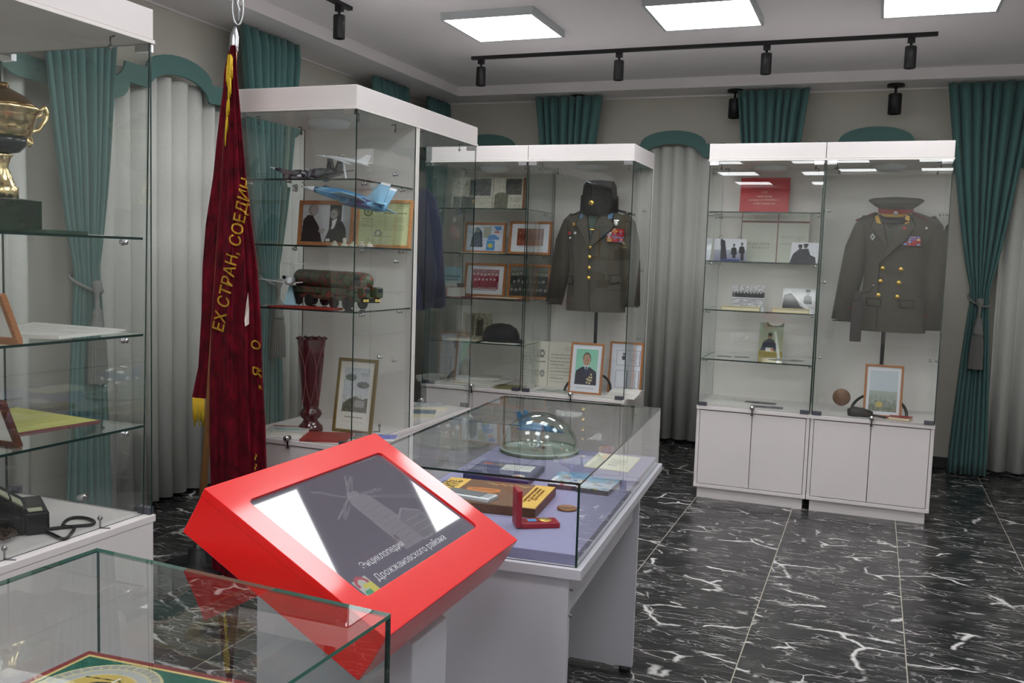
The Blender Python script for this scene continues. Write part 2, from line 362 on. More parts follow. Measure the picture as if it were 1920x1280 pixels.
# ---------------------------------------------------------------- ceiling lights
PEMIT = bpy.data.materials.new('lit panel'); PEMIT.use_nodes = True
_t = PEMIT.node_tree; _t.nodes.clear(); _e = _t.nodes.new('ShaderNodeEmission'); _o = _t.nodes.new('ShaderNodeOutputMaterial'); _t.links.new(_e.outputs[0], _o.inputs[0])
_e.inputs[0].default_value = (0.98, 0.985, 1.0, 1); _e.inputs[1].default_value = PANEL_STRENGTH
PFR = mat('panel light frame', (190, 196, 198), .5)
fm = MB(); a = .3
for (x0, y0, x1, y1) in ((-a, -a, a, -a+.016), (-a, a-.016, a, a), (-a, -a+.016, -a+.016, a-.016), (a-.016, -a+.016, a, a-.016)): fm.box(x0, y0, -.045, x1, y1, 0)
fme = fm.mesh('frame', PFR); dme = MB().box(-a+.016, -a+.016, -.043, a-.016, a-.016, -.03).mesh('diffuser', PEMIT)
colw = ['left wall column', 'middle column', 'right wall column']
for j in range(7):
    for i in range(3):
        seen = {(0, 0): 'left lit square ceiling panel above the track lights', (1, 0): 'middle lit square ceiling panel above the track lights', (2, 0): 'right lit square ceiling panel, cut by the top of the picture'}.get((i, j), 'lit ceiling panel, %s row behind the track, %s' % (('first', 'second', 'third', 'fourth', 'fifth', 'sixth', 'seventh')[j], colw[i]))
        t = thing('ceiling_panel_light', seen, 'ceiling light', (-2.262+1.25*i, 5.53-1.69*j, ZC), 0, 'square ceiling panel lights')
        put('frame', fme, t); put('diffuser', dme, t)
# track lights
def spot_head(root, drop=0.0):
    put('arm', ARMM, root, loc=(0, 0, 0)); put('lamp_head', HEADM, root, loc=(0, 0, -.055)); put('lens', LENSM, root, loc=(0, 0, -.190))
ARMM = MB().box(-.022, -.016, -.035, .022, .016, 0).tube([(0, 0, -.03), (0, 0, -.06)], .008, 8).mesh('arm', BLACK)
HEADM = MB().lathe([(.012, .0), (.033, -.002), (.035, -.008), (.035, -.135), (.031, -.137), (.030, -.12), (0, -.118)], 20).mesh('lamp_head', BLACK)
LENSM = MB().lathe([(0, .012), (.028, .010), (.028, .014), (0, .016)], 16).mesh('lens', mat('spot lens', (70, 70, 72), .2))
tr = MB().box(-2.875, 6.40, ZC-.022, .268, 6.435, ZC).build('track_rail', BLACK); tag(tr, 'long black track rail across the ceiling holding four spotlights', 'track')
tr2 = MB().box(-3.06, -1.0, ZC-.022, -3.025, 4.98, ZC).build('track_rail', BLACK); tag(tr2, 'black track rail running along the left side of the ceiling', 'track')
for k, x in enumerate((-2.80, -1.755, -.757, .118)):
    spot_head(thing('track_spotlight', ['first black spotlight from the left', 'second black spotlight from the left', 'third black spotlight from the left', 'black spotlight at the right end'][k]+' on the long ceiling track', 'spotlight', (x, 6.4175, ZC-.022), 0, 'spotlights on ceiling tracks'))
for k, y in enumerate((4.86, 3.4, 1.9, .4)):
    spot_head(thing('track_spotlight', ['black spotlight at the far end of the left track, above the flag cabinet', 'second black spotlight of the left track', 'third black spotlight of the left track', 'fourth black spotlight of the left track'][k], 'spotlight', (-3.0425, y, ZC-.022), 0, 'spotlights on ceiling tracks'))
CANM = MB().lathe([(0, 0), (.062, 0), (.062, -.02), (0, -.022)], 20).tube([(0, 0, -.02), (0, 0, -.075)], .010, 8).mesh('mount', BLACK)
CHEAD = MB().lathe([(.012, 0), (.046, -.002), (.048, -.008), (.048, -.15), (.043, -.152), (.041, -.13), (0, -.128)], 20).mesh('lamp_head', BLACK)
for (x, y, l) in ((-3.80, 5.36, 'black cylinder ceiling spot beside the first teal drape behind the flag'), (-3.80, 6.70, 'black cylinder ceiling spot above the far teal drape of the left wall'),
                  (-2.44, 7.66, 'black cylinder ceiling spot in front of the left teal drape of the back wall'), (-1.13, 7.66, 'black cylinder ceiling spot beside the middle teal drape of the back wall'), (.055, 7.66, 'black cylinder ceiling spot on bare wall above the right double cabinet')):
    t = thing('ceiling_spot', l, 'spotlight', (x, y, ZS), 0, 'cylinder spots along the walls'); put('mount', CANM, t); put('lamp_head', CHEAD, t, loc=(0, 0, -.07))

# ---------------------------------------------------------------- valances, curtains
def wall_map(wall):
    if wall == 'back': return lambda u, z, d: (u, YN-d, z)
    return lambda u, z, d: (XW+d, u, z)
def valance(wall, c, half, zf, label):
    """stiff felt pelmet: flat ends, stepped shoulders, arch over the middle (u relative to the centre c)"""
    h = .108
    def prof(s):
        P = [(-half, zf)]
        for k in range(7): a = pi/2*k/6; P.append((-.545+.12*sin(a)-.0, zf+.012+.10*(1-cos(a))))       # concave sweep up to the shoulder
        P += [(-.424, zf+.113), (-.285, zf+.108)]
        for k in range(13): a = pi-(pi)*k/12; P.append((.27*cos(a), zf+.112+.108*sin(a)))
        P += [(-x, z) for x, z in reversed(P[:10])]
        return P
    top = prof(0); bot = []
    for (x, z) in top:
        bot.append((x*(.90 if abs(x) < .3 else 1.0) if abs(x) < .35 else x+(.03 if x < 0 else -.03) if abs(x) < .6 else x, z-h))
    f = wall_map(wall)
    o = MB().ribbon([(c+a, b) for a, b in top], [(c+a, b) for a, b in bot], .150, .165, f).build('valance', VALM)
    return tag(o, label, 'valance', 'arched teal valances')
def cloth(wall, rows, d0, amp, folds, n, m, name, label=None, cat=None, group=None, parent=None, seed=0, thick=.004):
    """rows: (z, u_left, u_right, depth scale)"""
    rg = np.random.RandomState(seed); ph = rg.uniform(0, 6.28, 4); f = wall_map(wall); P = []
    for (z, a, b, k) in rows:
        r = []
        for i in range(n+1):
            s = i/n; w = 2.0*abs(sin(pi*folds*s+ph[0]+.5*sin(2*pi*s*2+ph[1])))**.8-1.0+.18*sin(2*pi*folds*.63*s+ph[2]+z*.8); r.append(f(a+(b-a)*s, z, d0+amp*k*w))
        P.append(r)
    o = MB().grid(P).build(name, m, parent, fix=False)
    sd = o.modifiers.new('cloth', 'SOLIDIFY'); sd.thickness = thick
    if label: tag(o, label, cat, group)
    return o
def teal_drape(wall, c, wt_, wn, wb, cn, label, seed, tie_z=1.36, d0=.235):
    f = wall_map(wall); t = thing('teal_drape', label, 'curtain', f(c, 0, d0), 0, 'teal drapes with tassel tiebacks')
    rows = []
    for k in range(30):
        z = 2.885-(2.885-.012)*k/29
        if z > tie_z: q = (z-tie_z)/(2.885-tie_z); w = wn+(wt_-wn)*q**.75; cc = cn+(c-cn)*q**.8; am = .55+.45*min(1, q*3)
        else: q = (tie_z-z)/tie_z; w = wn+(wb-wn)*min(1, q*1.15)**.7; cc = cn; am = .7
        rows.append((z, cc-w/2, cc+w/2, am if z < 2.8 else .5))
    o = cloth(wall, rows, d0, .036, 8, 130, TEAL, 'drape', parent=t, seed=seed); o.matrix_parent_inverse = Matrix.Translation(-Vector(f(c, 0, d0)))
    rope = mat('silver grey rope', (128, 130, 128), .7, bump=.6, bscale=160); P = []
    for k in range(25):
        a = 2*pi*k/24; P.append(f(cn+(wn/2+.022)*cos(a), tie_z-.03+.085*cos(a+2.2)*.5-.02, d0+.055*sin(a)))
    r = MB().tube(P, .009, 8, cap=False).build('tieback_rope', rope, t); r.matrix_parent_inverse = o.matrix_parent_inverse
    x, y, z = f(cn, tie_z-.05, d0+.075)
    ts = MB().lathe([(0, .02), (.022, .012), (.026, -.02), (.012, -.05), (.012, -.12), (.026, -.14), (.022, -.16), (.032, -.19), (.030, -.215), (.036, -.23), (.036, -.25), (0, -.25)], 14, (x, y, z)).build('tassel_head', rope, t); ts.matrix_parent_inverse = o.matrix_parent_inverse
    ts = MB().lathe([(.030, -.245), (.040, -.30), (.047, -.50), (.0, -.50)], 40, (x, y, z), smooth=False, fr=lambda a, zz: 1+.09*(int(round(a*40/6.283)) % 2)).build('tassel_fringe', mat('grey fringe', (118, 118, 116), .85), t); ts.matrix_parent_inverse = o.matrix_parent_inverse
# back wall: arches and drapes
for c, l in ((-3.28, 'teal arched valance in the far corner, mostly hidden by cabinets'), (-1.62, 'teal arched valance over the grey curtain between the two back cabinet pairs'), (-.06, 'teal arched valance showing as a dome above the right double cabinet'), (1.55, 'teal valance end at the right picture edge beside the tied drape')):
    valance('back', c, .78, 2.375, l)
for k, (c, w, cn, l) in enumerate(((-2.515, .60, -2.50, 'teal drape on the back wall above the uniform cabinet'), (-.83, .545, -.83, 'teal drape on the back wall above the right double cabinet'), (.70, .58, .72, 'teal drape tied with a tassel to the right of the right double cabinet'))):
    teal_drape('back', c, w, .10, .26, cn, l, k)
for k, (a, b, l) in enumerate(((-3.42, -2.62, 'light grey curtain in the far corner behind the uniform cabinet'), (-2.3, -1.0, 'light grey curtain hanging between the two back cabinet pairs'), (-.75, .42, 'light grey curtain behind the right double cabinet'), (.84, 2.3, 'light grey curtain at the right picture edge'))):
    cloth('back', [(2.47, a, b, .9), (1.2, a, b, 1), (.03, a+.01, b-.01, 1.1)], .085, .034, round((b-a)/.115), 170, GREYC, 'grey_curtain', l, 'curtain', 'light grey curtains', seed=k+10)
# left wall
for c, l in ((2.78, 'teal arched valance on the left wall behind the trophy cabinet'), (4.375, 'teal stepped arched valance between the trophy cabinet and the flag'), (5.98, 'teal arched valance on the left wall behind the model cabinet'), (7.3, 'teal arched valance at the far end of the left wall')):
    valance('left', c, .78, 2.375, l)
for k, (c, w, cn, l) in enumerate(((3.55, .52, 3.60, 'teal drape tied with a tassel seen through the trophy cabinet'), (5.11, .60, 5.13, 'teal drape tied with a tassel behind the flag and model cabinet'), (6.72, .59, 6.72, 'teal drape on the left wall above the model cabinet'), (7.57, .45, 7.55, 'teal drape in the far corner of the left wall'))):
    teal_drape('left', c, w, .14, .30, cn, l, k+30)
for k, (a, b, l) in enumerate(((2.0, 3.4, 'light grey curtain behind the trophy cabinet, left of its teal drape'), (3.72, 5.0, 'light grey curtain under the stepped valance left of the flag'), (5.26, 6.55, 'light grey curtain seen through the model cabinet'), (6.8, 7.5, 'light grey curtain at the far end of the left wall'))):
    cloth('left', [(2.47, a, b, .9), (1.2, a, b, 1), (.03, a+.01, b-.01, 1.1)], .085, .036, round((b-a)/.115), 170, GREYC, 'grey_curtain', l, 'curtain', 'light grey curtains', seed=k+20)

# ================================================================== CABINETS
H, HB, WT, BB = 2.262, 2.154, .605, .095
PINM = MB().lathe([(0, 0), (.008, 0), (.008, .004), (.004, .006), (.004, .012), (.010, .014), (.011, .021), (.006, .026), (0, .026)], 10).mesh('shelf_pin', CHROME)
HINGE = MB().box(-.028, -.008, -.012, .028, .014, .012).mesh('hinge', CHROME)
HINGED = MB().box(-.026, -.008, -.012, .026, .012, .012).mesh('hinge', mat('grey hinge', (96, 98, 108), .4, metal=.6))
LOCKM = MB().lathe([(0, 0), (.012, 0), (.012, .03), (0, .03)], 12).box(-.014, -.01, .0, .014, .006, .012).mesh('lock', CHROME)
KEYM = MB().box(-.003, -.012, -.045, .003, -.008, 0).lathe([(0, 0), (.010, 0), (.010, .004), (0, .004)], 10, (0, -.01, -.05)).mesh('key', BLACK)
HOOKM = MB().tube([(0, 0, 0), (0, 0, .030)], .003, 6).lathe([(0, .026), (.007, .028), (.008, .036), (.004, .042), (0, .043)], 8).tube([(-.03, -.012, .002), (0, 0, .003)], .0025, 6).mesh('hook', STEEL)
PUCK = MB().lathe([(.0, 0), (.105, 0), (.105, -.012), (.092, -.03), (.06, -.038), (0, -.04)], 28).mesh('lamp_disc', mat('white lamp plastic', (225, 228, 228), .4))
def cabinet(name, label, cat, x0, y0, w, d, rz, shelves, left=True, right=True, hooks=(), pins=(), ajar=0.0, lean=0.0, tilt=0.0):
    """local frame: u to the right, v into the cabinet, front faces -v; rz 0 = front to -y, pi = front to +y"""
    t = thing(name, label, cat, (x0, y0, 0), rz, 'white display cabinets')
    e = .02
    MB().box(.02, .03, 0, w-.02, d-.01, BB-.022).build('plinth', WHITE, t)
    MB().box(0, 0, BB-.022, w, d, BB).box(0, .004, BB, e, d, WT-.024).box(w-e, .004, BB, w, d, WT-.024).box(e, d-.02, BB, w-e, d, WT-.024).build('base_carcass', WHITE, t, .0015)
    MB().box(-.002, -.006, WT-.024, w+.002, d+.002, WT).build('worktop', WHITE, t, .002)
    m = w/2
    for (a, b) in ((e+.003, m-.002), (m+.002, w-e-.003)): MB().box(a, .002, BB+.004, b, .018, WT-.030).build('door', WHITE, t, .001)
    hd = MB().box(0, 0, HB+.014, w, d, H).build('header', WHITE, t, .0015)
    MB().box(-.003, -.005, HB, w+.003, d+.003, HB+.012).build('lip', PANELW, hd, .001)
    put('lamp_disc', PUCK, t, loc=(w/2, d/2, HB))
    bp = MB().box(0, d-.016, WT, w, d, HB).build('back_panel', PANELW, t)
    g = .006
    dr_ = MB().pane(.004, .004, .003, w-.004, .004+g, HB-.002-WT).build('glass_door', [GLASS, EDGE], t, loc=(0, 0, WT)); dr_.rotation_euler = (tilt, 0, ajar)
    if left:
        sg_ = MB().pane(0, .012, WT-HB, g, d-.017, 0).build('side_glass', [GLASS, EDGE], t, loc=(.002, 0, HB)); sg_.rotation_euler = (0, -lean, 0)
    if right: MB().pane(w-.002-g, .012, WT, w-.002, d-.017, HB).build('side_glass', [GLASS, EDGE], t)
    for z in shelves:
        MB().pane(.012, .035, z-.008, w-.012, d-.02, z).build('glass_shelf', [GLASS, EDGE], t)
        for u, r in ((.008, pi/2), (w-.008, -pi/2)):
            for v in (.11, d-.12):
                o = put('shelf_pin', PINM, t, loc=(u, v, z-.018)); o.rotation_euler = (0, r, 0)
    for (u, v, z) in pins:
        o = put('shelf_pin', PINM, t, loc=(u, v, z)); o.rotation_euler = (0, pi/2 if u < w/2 else -pi/2, 0)
    for u in (.035, w-.035): put('hinge', HINGE, t, loc=(u, .0, HB-.013)); put('hinge', HINGED, t, loc=(u, .0, WT+.012))
    lk = put('lock', LOCKM, t, loc=(w/2, -.006, WT+.014)); lk.rotation_euler = (pi/2, 0, 0)
    put('key', KEYM, lk, loc=(0, 0, 0)).rotation_euler = (-pi/2, 0, 0)
    for (u, v) in hooks: put('hook', HOOKM, t, loc=(u, v, WT))
    for (u, v) in ((.06, .12), (.06, d-.13), (w-.06, .12), (w-.06, d-.13)):
        o = put('hook', HOOKM, t, loc=(u, v, HB)); o.rotation_euler = (pi, 0, 0)
    return t
RY, RX0, RX1, RX2, RD = 5.965, -1.0194, -.3193, .3811, .575
MY, MX0, MX1, MX2 = 5.891, -2.925, -2.2075, -1.4845
GX0, GX1, GYA, GYB, GYC = -2.90, -2.2244, 3.7095, 4.3187, 5.0754
LX0, LX1, LYE = -2.885, -2.2156, 2.4307
RZ = [float(ony(px, py, RY+.035)[2]) for px, py in ((1430, 397), (1430, 491), (1425, 584), (1420, 678))]
MZ = [float(ony(px, py, MY+.035)[2]) for px, py in ((900, 390), (895, 474), (890, 559), (885, 641))]
GZ = [float(ony(px, py, GYA+.035)[2]) for px, py in ((567, 334.5), (567, 459), (570, 579))]
LZ = [float(onx(px, py, LX1-.012)[2]) for px, py in ((265, 445), (262, 626), (261, 798))]
cabinet('display_cabinet', 'left cabinet of the right pair, glass shelves with black and white photos', 'cabinet', RX0, RY, RX1-RX0-.004, RD, 0, RZ, ajar=-.010)
cabinet('display_cabinet', 'right cabinet of the right pair, holding the double-breasted uniform', 'cabinet', RX1, RY, RX2-RX1, RD, 0, [], ajar=-.030, tilt=.010, pins=[(.012, .12, z) for z in (1.86, 1.42, .95)]+[(RX2-RX1-.012, .4, z) for z in (1.86, 1.42, .95)])
cabinet('display_cabinet', 'left cabinet of the back middle pair, shelves of framed group photos', 'cabinet', MX0, MY, MX1-MX0-.004, RD, 0, MZ)
cabinet('display_cabinet', 'right cabinet of the back middle pair, holding the single-breasted uniform', 'cabinet', MX1, MY, MX2-MX1, RD, 0, [], pins=[(MX2-MX1-.012, .44, z) for z in (1.86, 1.45, .98)])
cabinet('display_cabinet', 'cabinet beside the flag with model aircraft and the red vase', 'cabinet', GX0, GYA, GX1-GX0, GYB-GYA-.002, 0, GZ, hooks=((.60, .40), (.06, .12)), pins=[(GX1-GX0-.012, v, z) for v, z in ((.42, 1.90), (.3, 1.0), (.45, .97), (.45, 1.47))])
cabinet('display_cabinet', 'cabinet behind the model cabinet with a navy jacket inside', 'cabinet', GX1, GYC, GX1-GX0, GYC-GYB-.002, pi, [])
cabinet('display_cabinet', 'cabinet at the left picture edge with the gold trophy and telephone', 'cabinet', LX1, LYE, LX1-LX0, 1.0, pi, LZ, hooks=((.035, .20), (.035, .55)), lean=.02)

# ================================================================== DISPLAY TABLES
ZT, ZG, ZF = .727, .946, .755
FABRIC = mat('lilac grey velvet', (142, 140, 176), .95, noise=.04, nscale=50, sheen=.2)
def glass_case(parent, q, z0, z1, g=.006, em=EDGE):
    """q: near right, far right, far left, near left (local xy)"""
    q = [np.array([*p, 0.], float) for p in q]; up = np.array([0, 0, 1.])
    for i in range(4):
        a, b = q[i], q[(i+1) % 4]; t = (b-a)/np.linalg.norm(b-a); n = np.cross(up, t)*g
        if i % 2: a2, b2 = a+t*g, b-t*g
        else: a2, b2 = a, b
        v = [a2, b2, b2+n, a2+n]; v = [p+up*z0 for p in v]+[p+up*(z1-g) for p in v]
        MB().add(v, [(3, 2, 1, 0), (4, 5, 6, 7), (0, 1, 5, 4), (1, 2, 6, 5), (2, 3, 7, 6), (3, 0, 4, 7)], [1, 1, 0, 1, 0, 1]).build('side_pane', [GLASS2, EDGE], parent)
    v = [p+up*(z1-g) for p in q]+[p+up*z1 for p in q]
    MB().add(v, [(3, 2, 1, 0), (4, 5, 6, 7), (0, 1, 5, 4), (1, 2, 6, 5), (2, 3, 7, 6), (3, 0, 4, 7)], [0, 0, 1, 1, 1, 1]).build('top_pane', [GLASS2, em], parent)
def table(name, label, origin, rz, q, em=EDGE):
    """origin = near right corner of the glass; q = local corners"""
    t = thing(name, label, 'display table', origin, rz, 'glass topped display tables')
    xs = [p[0] for p in q]; ys = [p[1] for p in q]; x0, x1, y0, y1 = min(xs), max(xs), min(ys), max(ys); o = .014
    MB().box(x0-o, y0-o, ZT-.028, x1+o, y1+o, ZT).build('table_top', TABLEG, t, .002)
    for ya in (y0+.01, y1-.28):
        lg = MB().box(x0+.02, ya, 0.02, x1-.022, ya+.022, ZT-.028).build('leg_panel', TABLEG, t, .001)
        for u in (x0+.06, x1-.05):
            MB().lathe([(0, 0), (.022, 0), (.022, .02), (0, .02)], 12, (u, ya+.011, 0)).build('foot', BLACK, lg)
            for zz in (ZT-.06, ZT-.13):
                sc = MB().lathe([(0, -.001), (.005, 0), (.005, .002), (0, .002)], 8).build('screw', STEEL, lg, loc=(u+.035 if u > (x0+x1)/2 else u-.03, ya, zz)); sc.rotation_euler = (pi/2, 0, 0)
    for xa in (x0+.045, x1-.06): MB().box(xa, y0+.032, ZT-.16, xa+.018, y1-.28, ZT-.028).build('apron', TABLEG, t, .001)
    gi = .012; c = np.mean(np.array(q), 0)
    qi = [np.array([*(np.array(p)+(c-np.array(p))/np.linalg.norm(c-np.array(p))*gi*1.5), ZT]) for p in q]
    MB().slab([qi[3], qi[0], qi[1], qi[2]], ZF-ZT).build('fabric_pad', FABRIC, t, .002)
    glass_case(t, q, ZT, ZG, em=em); return t
TTH = .0636; T0 = np.array([-.658, 2.205])
table('display_table', 'grey display table with a glass case behind the red kiosk', (T0[0], T0[1], 0), TTH, [(0, 0), (0, 1.33), (-.639, 1.33), (-.639, 0)])
NA, NB_ = onz(182, 1027, ZG), onz(733, 1150, ZG); NL, NR = onz(0, 1085, ZG), onz(560, 1280, ZG)
dl = (NL-NA)[:2]/np.linalg.norm(NL-NA); dr = (NR-NB_)[:2]/np.linalg.norm(NR-NB_); dm = (dl+dr)/2; NLEN = 1.25
nq = [NB_[:2]+dm*NLEN, NB_[:2], NA[:2], NA[:2]+dm*NLEN]; n0 = nq[0]
table('display_table', 'glass display case table in the near left corner holding a green plaque', (n0[0], n0[1], 0), 0, [tuple(p-n0) for p in nq], em=EDGEL)

# ---- flat things lying on a level plane, corners given in order far left, far right, near right, near left
def flat(name, label, cat, q, t, m, pic=None, group=None, pm=None, bevel=0.0, pname='cover_print'):
    q = [np.array(p, float) for p in q]; c = sum(q)/4
    r = thing(name, label, cat, tuple(c), 0, group)
    MB().slab([p-c for p in (q[3], q[2], q[1], q[0])], t).build('body' if t > .004 else 'sheet', m, r, bevel)
    if pic is not None:
        ins = [(p-c)*.985+np.array([0, 0, t+.0006]) for p in q]
        put(pname, pic.mesh(pname, bilin(ins), pm or PRINT), r)
    return r
def pq(z, *ps): return [onz(px, py, z) for px, py in ps]

# things in the middle table's case
q = pq(ZF+.03, (846, 893), (1043, 912), (1004, 953), (815, 934)); q[3] = q[0]+(q[2]-q[1])
for p in q: p[2] = ZF
pl = flat('wooden_plaque', 'brown and yellow wooden plaque lying in the middle glass case', 'plaque', q, .028, wood_mat('plaque wood', (74, 46, 26), (112, 74, 42), 20, .45), None, bevel=.002)
c = sum(q)/4
P_ = Pic(170, 110, (112, 76, 46)); P_.noise(6, 2, 1).rect(0, 0, .2, 1, (226, 184, 84)).rect(.82, 0, 1, 1, (226, 184, 84)).noise(7, 3, 2)
P_.poly([(.26, .38), (.40, .34), (.56, .36), (.58, .46), (.50, .55), (.28, .54)], (196, 118, 48)).poly([(.31, .42), (.53, .41), (.52, .44), (.31, .45)], (112, 70, 38)).poly([(.44, .58), (.56, .56), (.60, .74), (.47, .78)], (196, 118, 48))
for k in range(9): P_.line(.38+.045*k, .10+.02*(k % 3), .44+.045*k, .12+.05*(k % 2), .008, (222, 190, 120))
put('painted_face', P_.mesh('painted_face', bilin([(p-c)*.985+np.array([0, 0, .0287]) for p in q]), PRINT), pl)
ux = (q[1]-q[0])/np.linalg.norm(q[1]-q[0]); uy = (q[0]-q[3]); Lp = np.linalg.norm(q[1]-q[0]); Hp = np.linalg.norm(uy); uy = uy/Hp
INK = mat('black ink', (28, 24, 22), .6); GOLDINK = mat('brown ink', (120, 84, 24), .6)
def plaque_text(txt, u, v, size, m, wdt):  # lines run across the short side, read from the right
    o = q[0]-c+ux*u*Lp-uy*v*Hp+np.array([0, 0, .0292]); text(txt, size, m, pl, frameM(o, uy, -ux, np.array([0, 0, 1.])), align='LEFT', width=wdt)
plaque_text('ПОТЕ', .045, .62, .028, INK, .12); plaque_text('ЧАЩАИТЕ', .095, .86, .028, INK, .2); plaque_text('УРВАТЬ', .155, .84, .028, INK, .2)
for k, s in enumerate(('С наилучшими пожеланиями', 'от друзей района', 'Дрожжаное')): plaque_text(s, .862+.038*k, .80-.06*k, .016, GOLDINK, .19-.03*k)
# red medal box
b0, b1, b2 = onz(978, 992, ZF), onz(1060, 990, ZF), onz(975, 980, ZF+.014)
mx_ = (b1-b0)/np.linalg.norm(b1-b0); my_ = np.array([-mx_[1], mx_[0], 0])
t = thing('medal_case', 'open dark red medal case with a gold medal on a blue ribbon', 'case', M=frameM(b0, mx_, my_, np.array([0, 0, 1.])))
REDV = mat('dark red case leather', (150, 14, 36), .45, bump=.1, bscale=500)
MB().box(0, 0, 0, .110, .058, .016).build('box', REDV, t, .003); MB().box(.006, .006, .016, .104, .052, .0165).build('lining', mat('red velvet lining', (132, 10, 34), .9), t)
MB().box(-.016, -.002, .004, .0, .060, .108).build('lid', REDV, t, .003)
MB().box(.022, .018, .0165, .046, .040, .0175).build('ribbon_bar', mat('blue ribbon', (60, 140, 200), .5), t); MB().box(.020, .018, .0165, .022, .040, .018).box(.046, .018, .0165, .048, .040, .018).box(.048, .027, .0165, .056, .031, .018).build('clasp', BRASS, t)
MB().lathe([(0, 0), (.019, 0), (.019, .0015), (.016, .002), (0, .003)], 24, (.073, .029, .0165)).build('medal', BRASS, t)
# bronze coin
x, y, _ = onz(1063, 955, ZF)
co = MB().lathe([(0, 0), (.030, 0), (.030, .007), (.027, .008), (.025, .007), (0, .0072)], 32, (0, 0, 0)).build('medallion', mat('bronze', (150, 108, 78), .4, metal=.7, noise=.2, nscale=90), None, loc=(x, y, ZF)); tag(co, 'round bronze medallion lying beside the wooden plaque', 'medallion')
# disc cases
def dvd_pic(seed):
    p = Pic(70, 90, (206, 222, 236)); rg = np.random.RandomState(seed)
    p.rect(0, 0, 1, .45, (150, 196, 232))
    for k in range(26): x, y = rg.rand(2); p.rect(x, y, x+.12, y+.06, [(70, 120, 190), (236, 240, 244), (200, 60, 70), (230, 200, 90), (90, 150, 110), (120, 180, 225)][k % 6])
    return p.noise(10, 2, seed)
DV = mat('dark plastic case', (74, 66, 74), .3)
qa = pq(ZF+.014, (1048, 884), (1112, 889), (1084, 913), (1027, 907)); qb = pq(ZF+.014, (1104, 893), (1165, 900), (1140, 922), (1080, 914))
for k, (qq, l) in enumerate(((qa, 'blue disc case left of its pair in the middle glass case'), (qb, 'white disc case right of its pair in the middle glass case'))):
    for p in qq: p[2] = ZF
    flat('disc_case', l, 'disc case', qq, .015, DV, dvd_pic(k+3), 'disc cases in the middle table', pm=PRINTG)
# cream card
P_ = Pic(80, 60, (236, 236, 212)); P_.lines(.45, .8, .3, .8, 4, (150, 160, 140), .4).ell(.25, .3, .03, .03, (200, 90, 90))
flat('card', 'cream card with a few printed lines at the far right of the glass case', 'card', pq(ZF, (1122, 849), (1202, 859), (1177, 886), (1094, 875)), .002, CREAM, P_)
# navy presentation box
q = pq(ZF+.02, (905, 862), (1022, 872), (990, 902), (868, 886)); q = [p*1 for p in q]
for p in q: p[2] = ZF
NAVY = mat('navy velvet', (40, 36, 84), .8, sheen=.2)
nb = flat('presentation_box', 'navy velvet presentation box with cards under a clear lid', 'box', q, .018, NAVY, None, bevel=.002); c = sum(q)/4
P_ = Pic(120, 90, (86, 88, 124)); P_.rect(.42, .10, .92, .48, (226, 228, 224)).lines(.46, .88, .16, .44, 4, (170, 172, 180)).rect(.05, .1, .2, .2, (214, 110, 80)).rect(.26, .12, .38, .22, (150, 130, 110)).ell(.82, .82, .10, .13, (220, 214, 205)).ell(.80, .86, .06, .08, (180, 50, 60)).rect(.1, .5, .5, .56, (120, 120, 170)).noise(7, 2, 4)
put('inlay', P_.mesh('inlay', bilin([(p-c)*.93+np.array([0, 0, .0186]) for p in q]), PRINT), nb)
# silver box, half hidden by the kiosk
g1 = onz(916, 962, ZF); e1 = onz(917, 930, ZF+.042); 
t = thing('metal_box', 'silver grey metal box partly hidden behind the kiosk edge', 'box', (g1[0], g1[1], ZF), TTH-.15)
SILV = mat('silver paint', (170, 172, 176), .35, metal=.4)
MB().box(-.16, 0, 0, 0, .072, .042).build('body', SILV, t, .010); MB().box(-.155, .010, .0415, -.035, .062, .0435).build('lid_panel', mat('grey lid', (104, 106, 108), .4), t, .002)
# dome with a small blue jet
dl_, dr_ = onz(930, 848, ZF), onz(1092, 851, ZF); dn = onz(1012, 868, ZF); DR = .150
dc = onz(1011, 846, ZF)
t = thing('glass_dome', 'clear glass dome on a green base covering a small blue jet', 'dome', (dc[0], dc[1], ZF))
prof = [(DR*cos(a), .016+DR*.92*sin(a)) for a in np.linspace(0, pi/2, 18)]; prof[-1] = (0, prof[-1][1])
MB().lathe([(p[0], p[1]) for p in prof]+[(p[0]*.98, p[1]-.003) for p in reversed(prof)]+[prof[0]], 44, caps=False).build('dome', glass_mat('dome glass', (.98, .99, .985, 1), k=3.2), t)
MB().lathe([(0, 0), (DR+.004, 0), (DR+.004, .012), (DR-.006, .016), (DR-.008, .008), (0, .008)], 44).build('base', mat('mossy green felt', (88, 108, 82), .8), t)
MB().lathe([(DR+.0045, .010), (DR+.0055, .016), (DR, .018), (DR-.002, .014)], 44).build('rim', mat('pale glass rim', (190, 206, 192), .2), t)

# ---- aircraft models: nose towards +x, up +z, unit length
def wing(mb, root_x0, root_x1, tip_x0, tip_x1, y0, y1, z0, z1, th, mi=0):
    for s in (-1, 1):
        b = [(root_x0, s*y0, z0), (root_x1, s*y0, z0), (tip_x1, s*y1, z1), (tip_x0, s*y1, z1)]
        mb.add([(x, y, z-th/2) for x, y, z in b]+[(x, y, z+th/2) for x, y, z in b[:2]]+[(x, y, z+th/6) for x, y, z in b[2:]], [(3, 2, 1, 0), (4, 5, 6, 7)]+[(i, (i+1) % 4, 4+(i+1) % 4, 4+i) for i in range(4)], mi)
def fin(mb, x0, x1, t0, t1, y, yt, z0, z1, th, mi=0):
    b = [(x0, y, z0), (x1, y, z0), (t1, yt, z1), (t0, yt, z1)]
    mb.add([(x, yy-th/2, z) for x, yy, z in b]+[(x, yy+th/2, z) for x, yy, z in b], [(3, 2, 1, 0), (4, 5, 6, 7)]+[(i, (i+1) % 4, 4+(i+1) % 4, 4+i) for i in range(4)], mi)
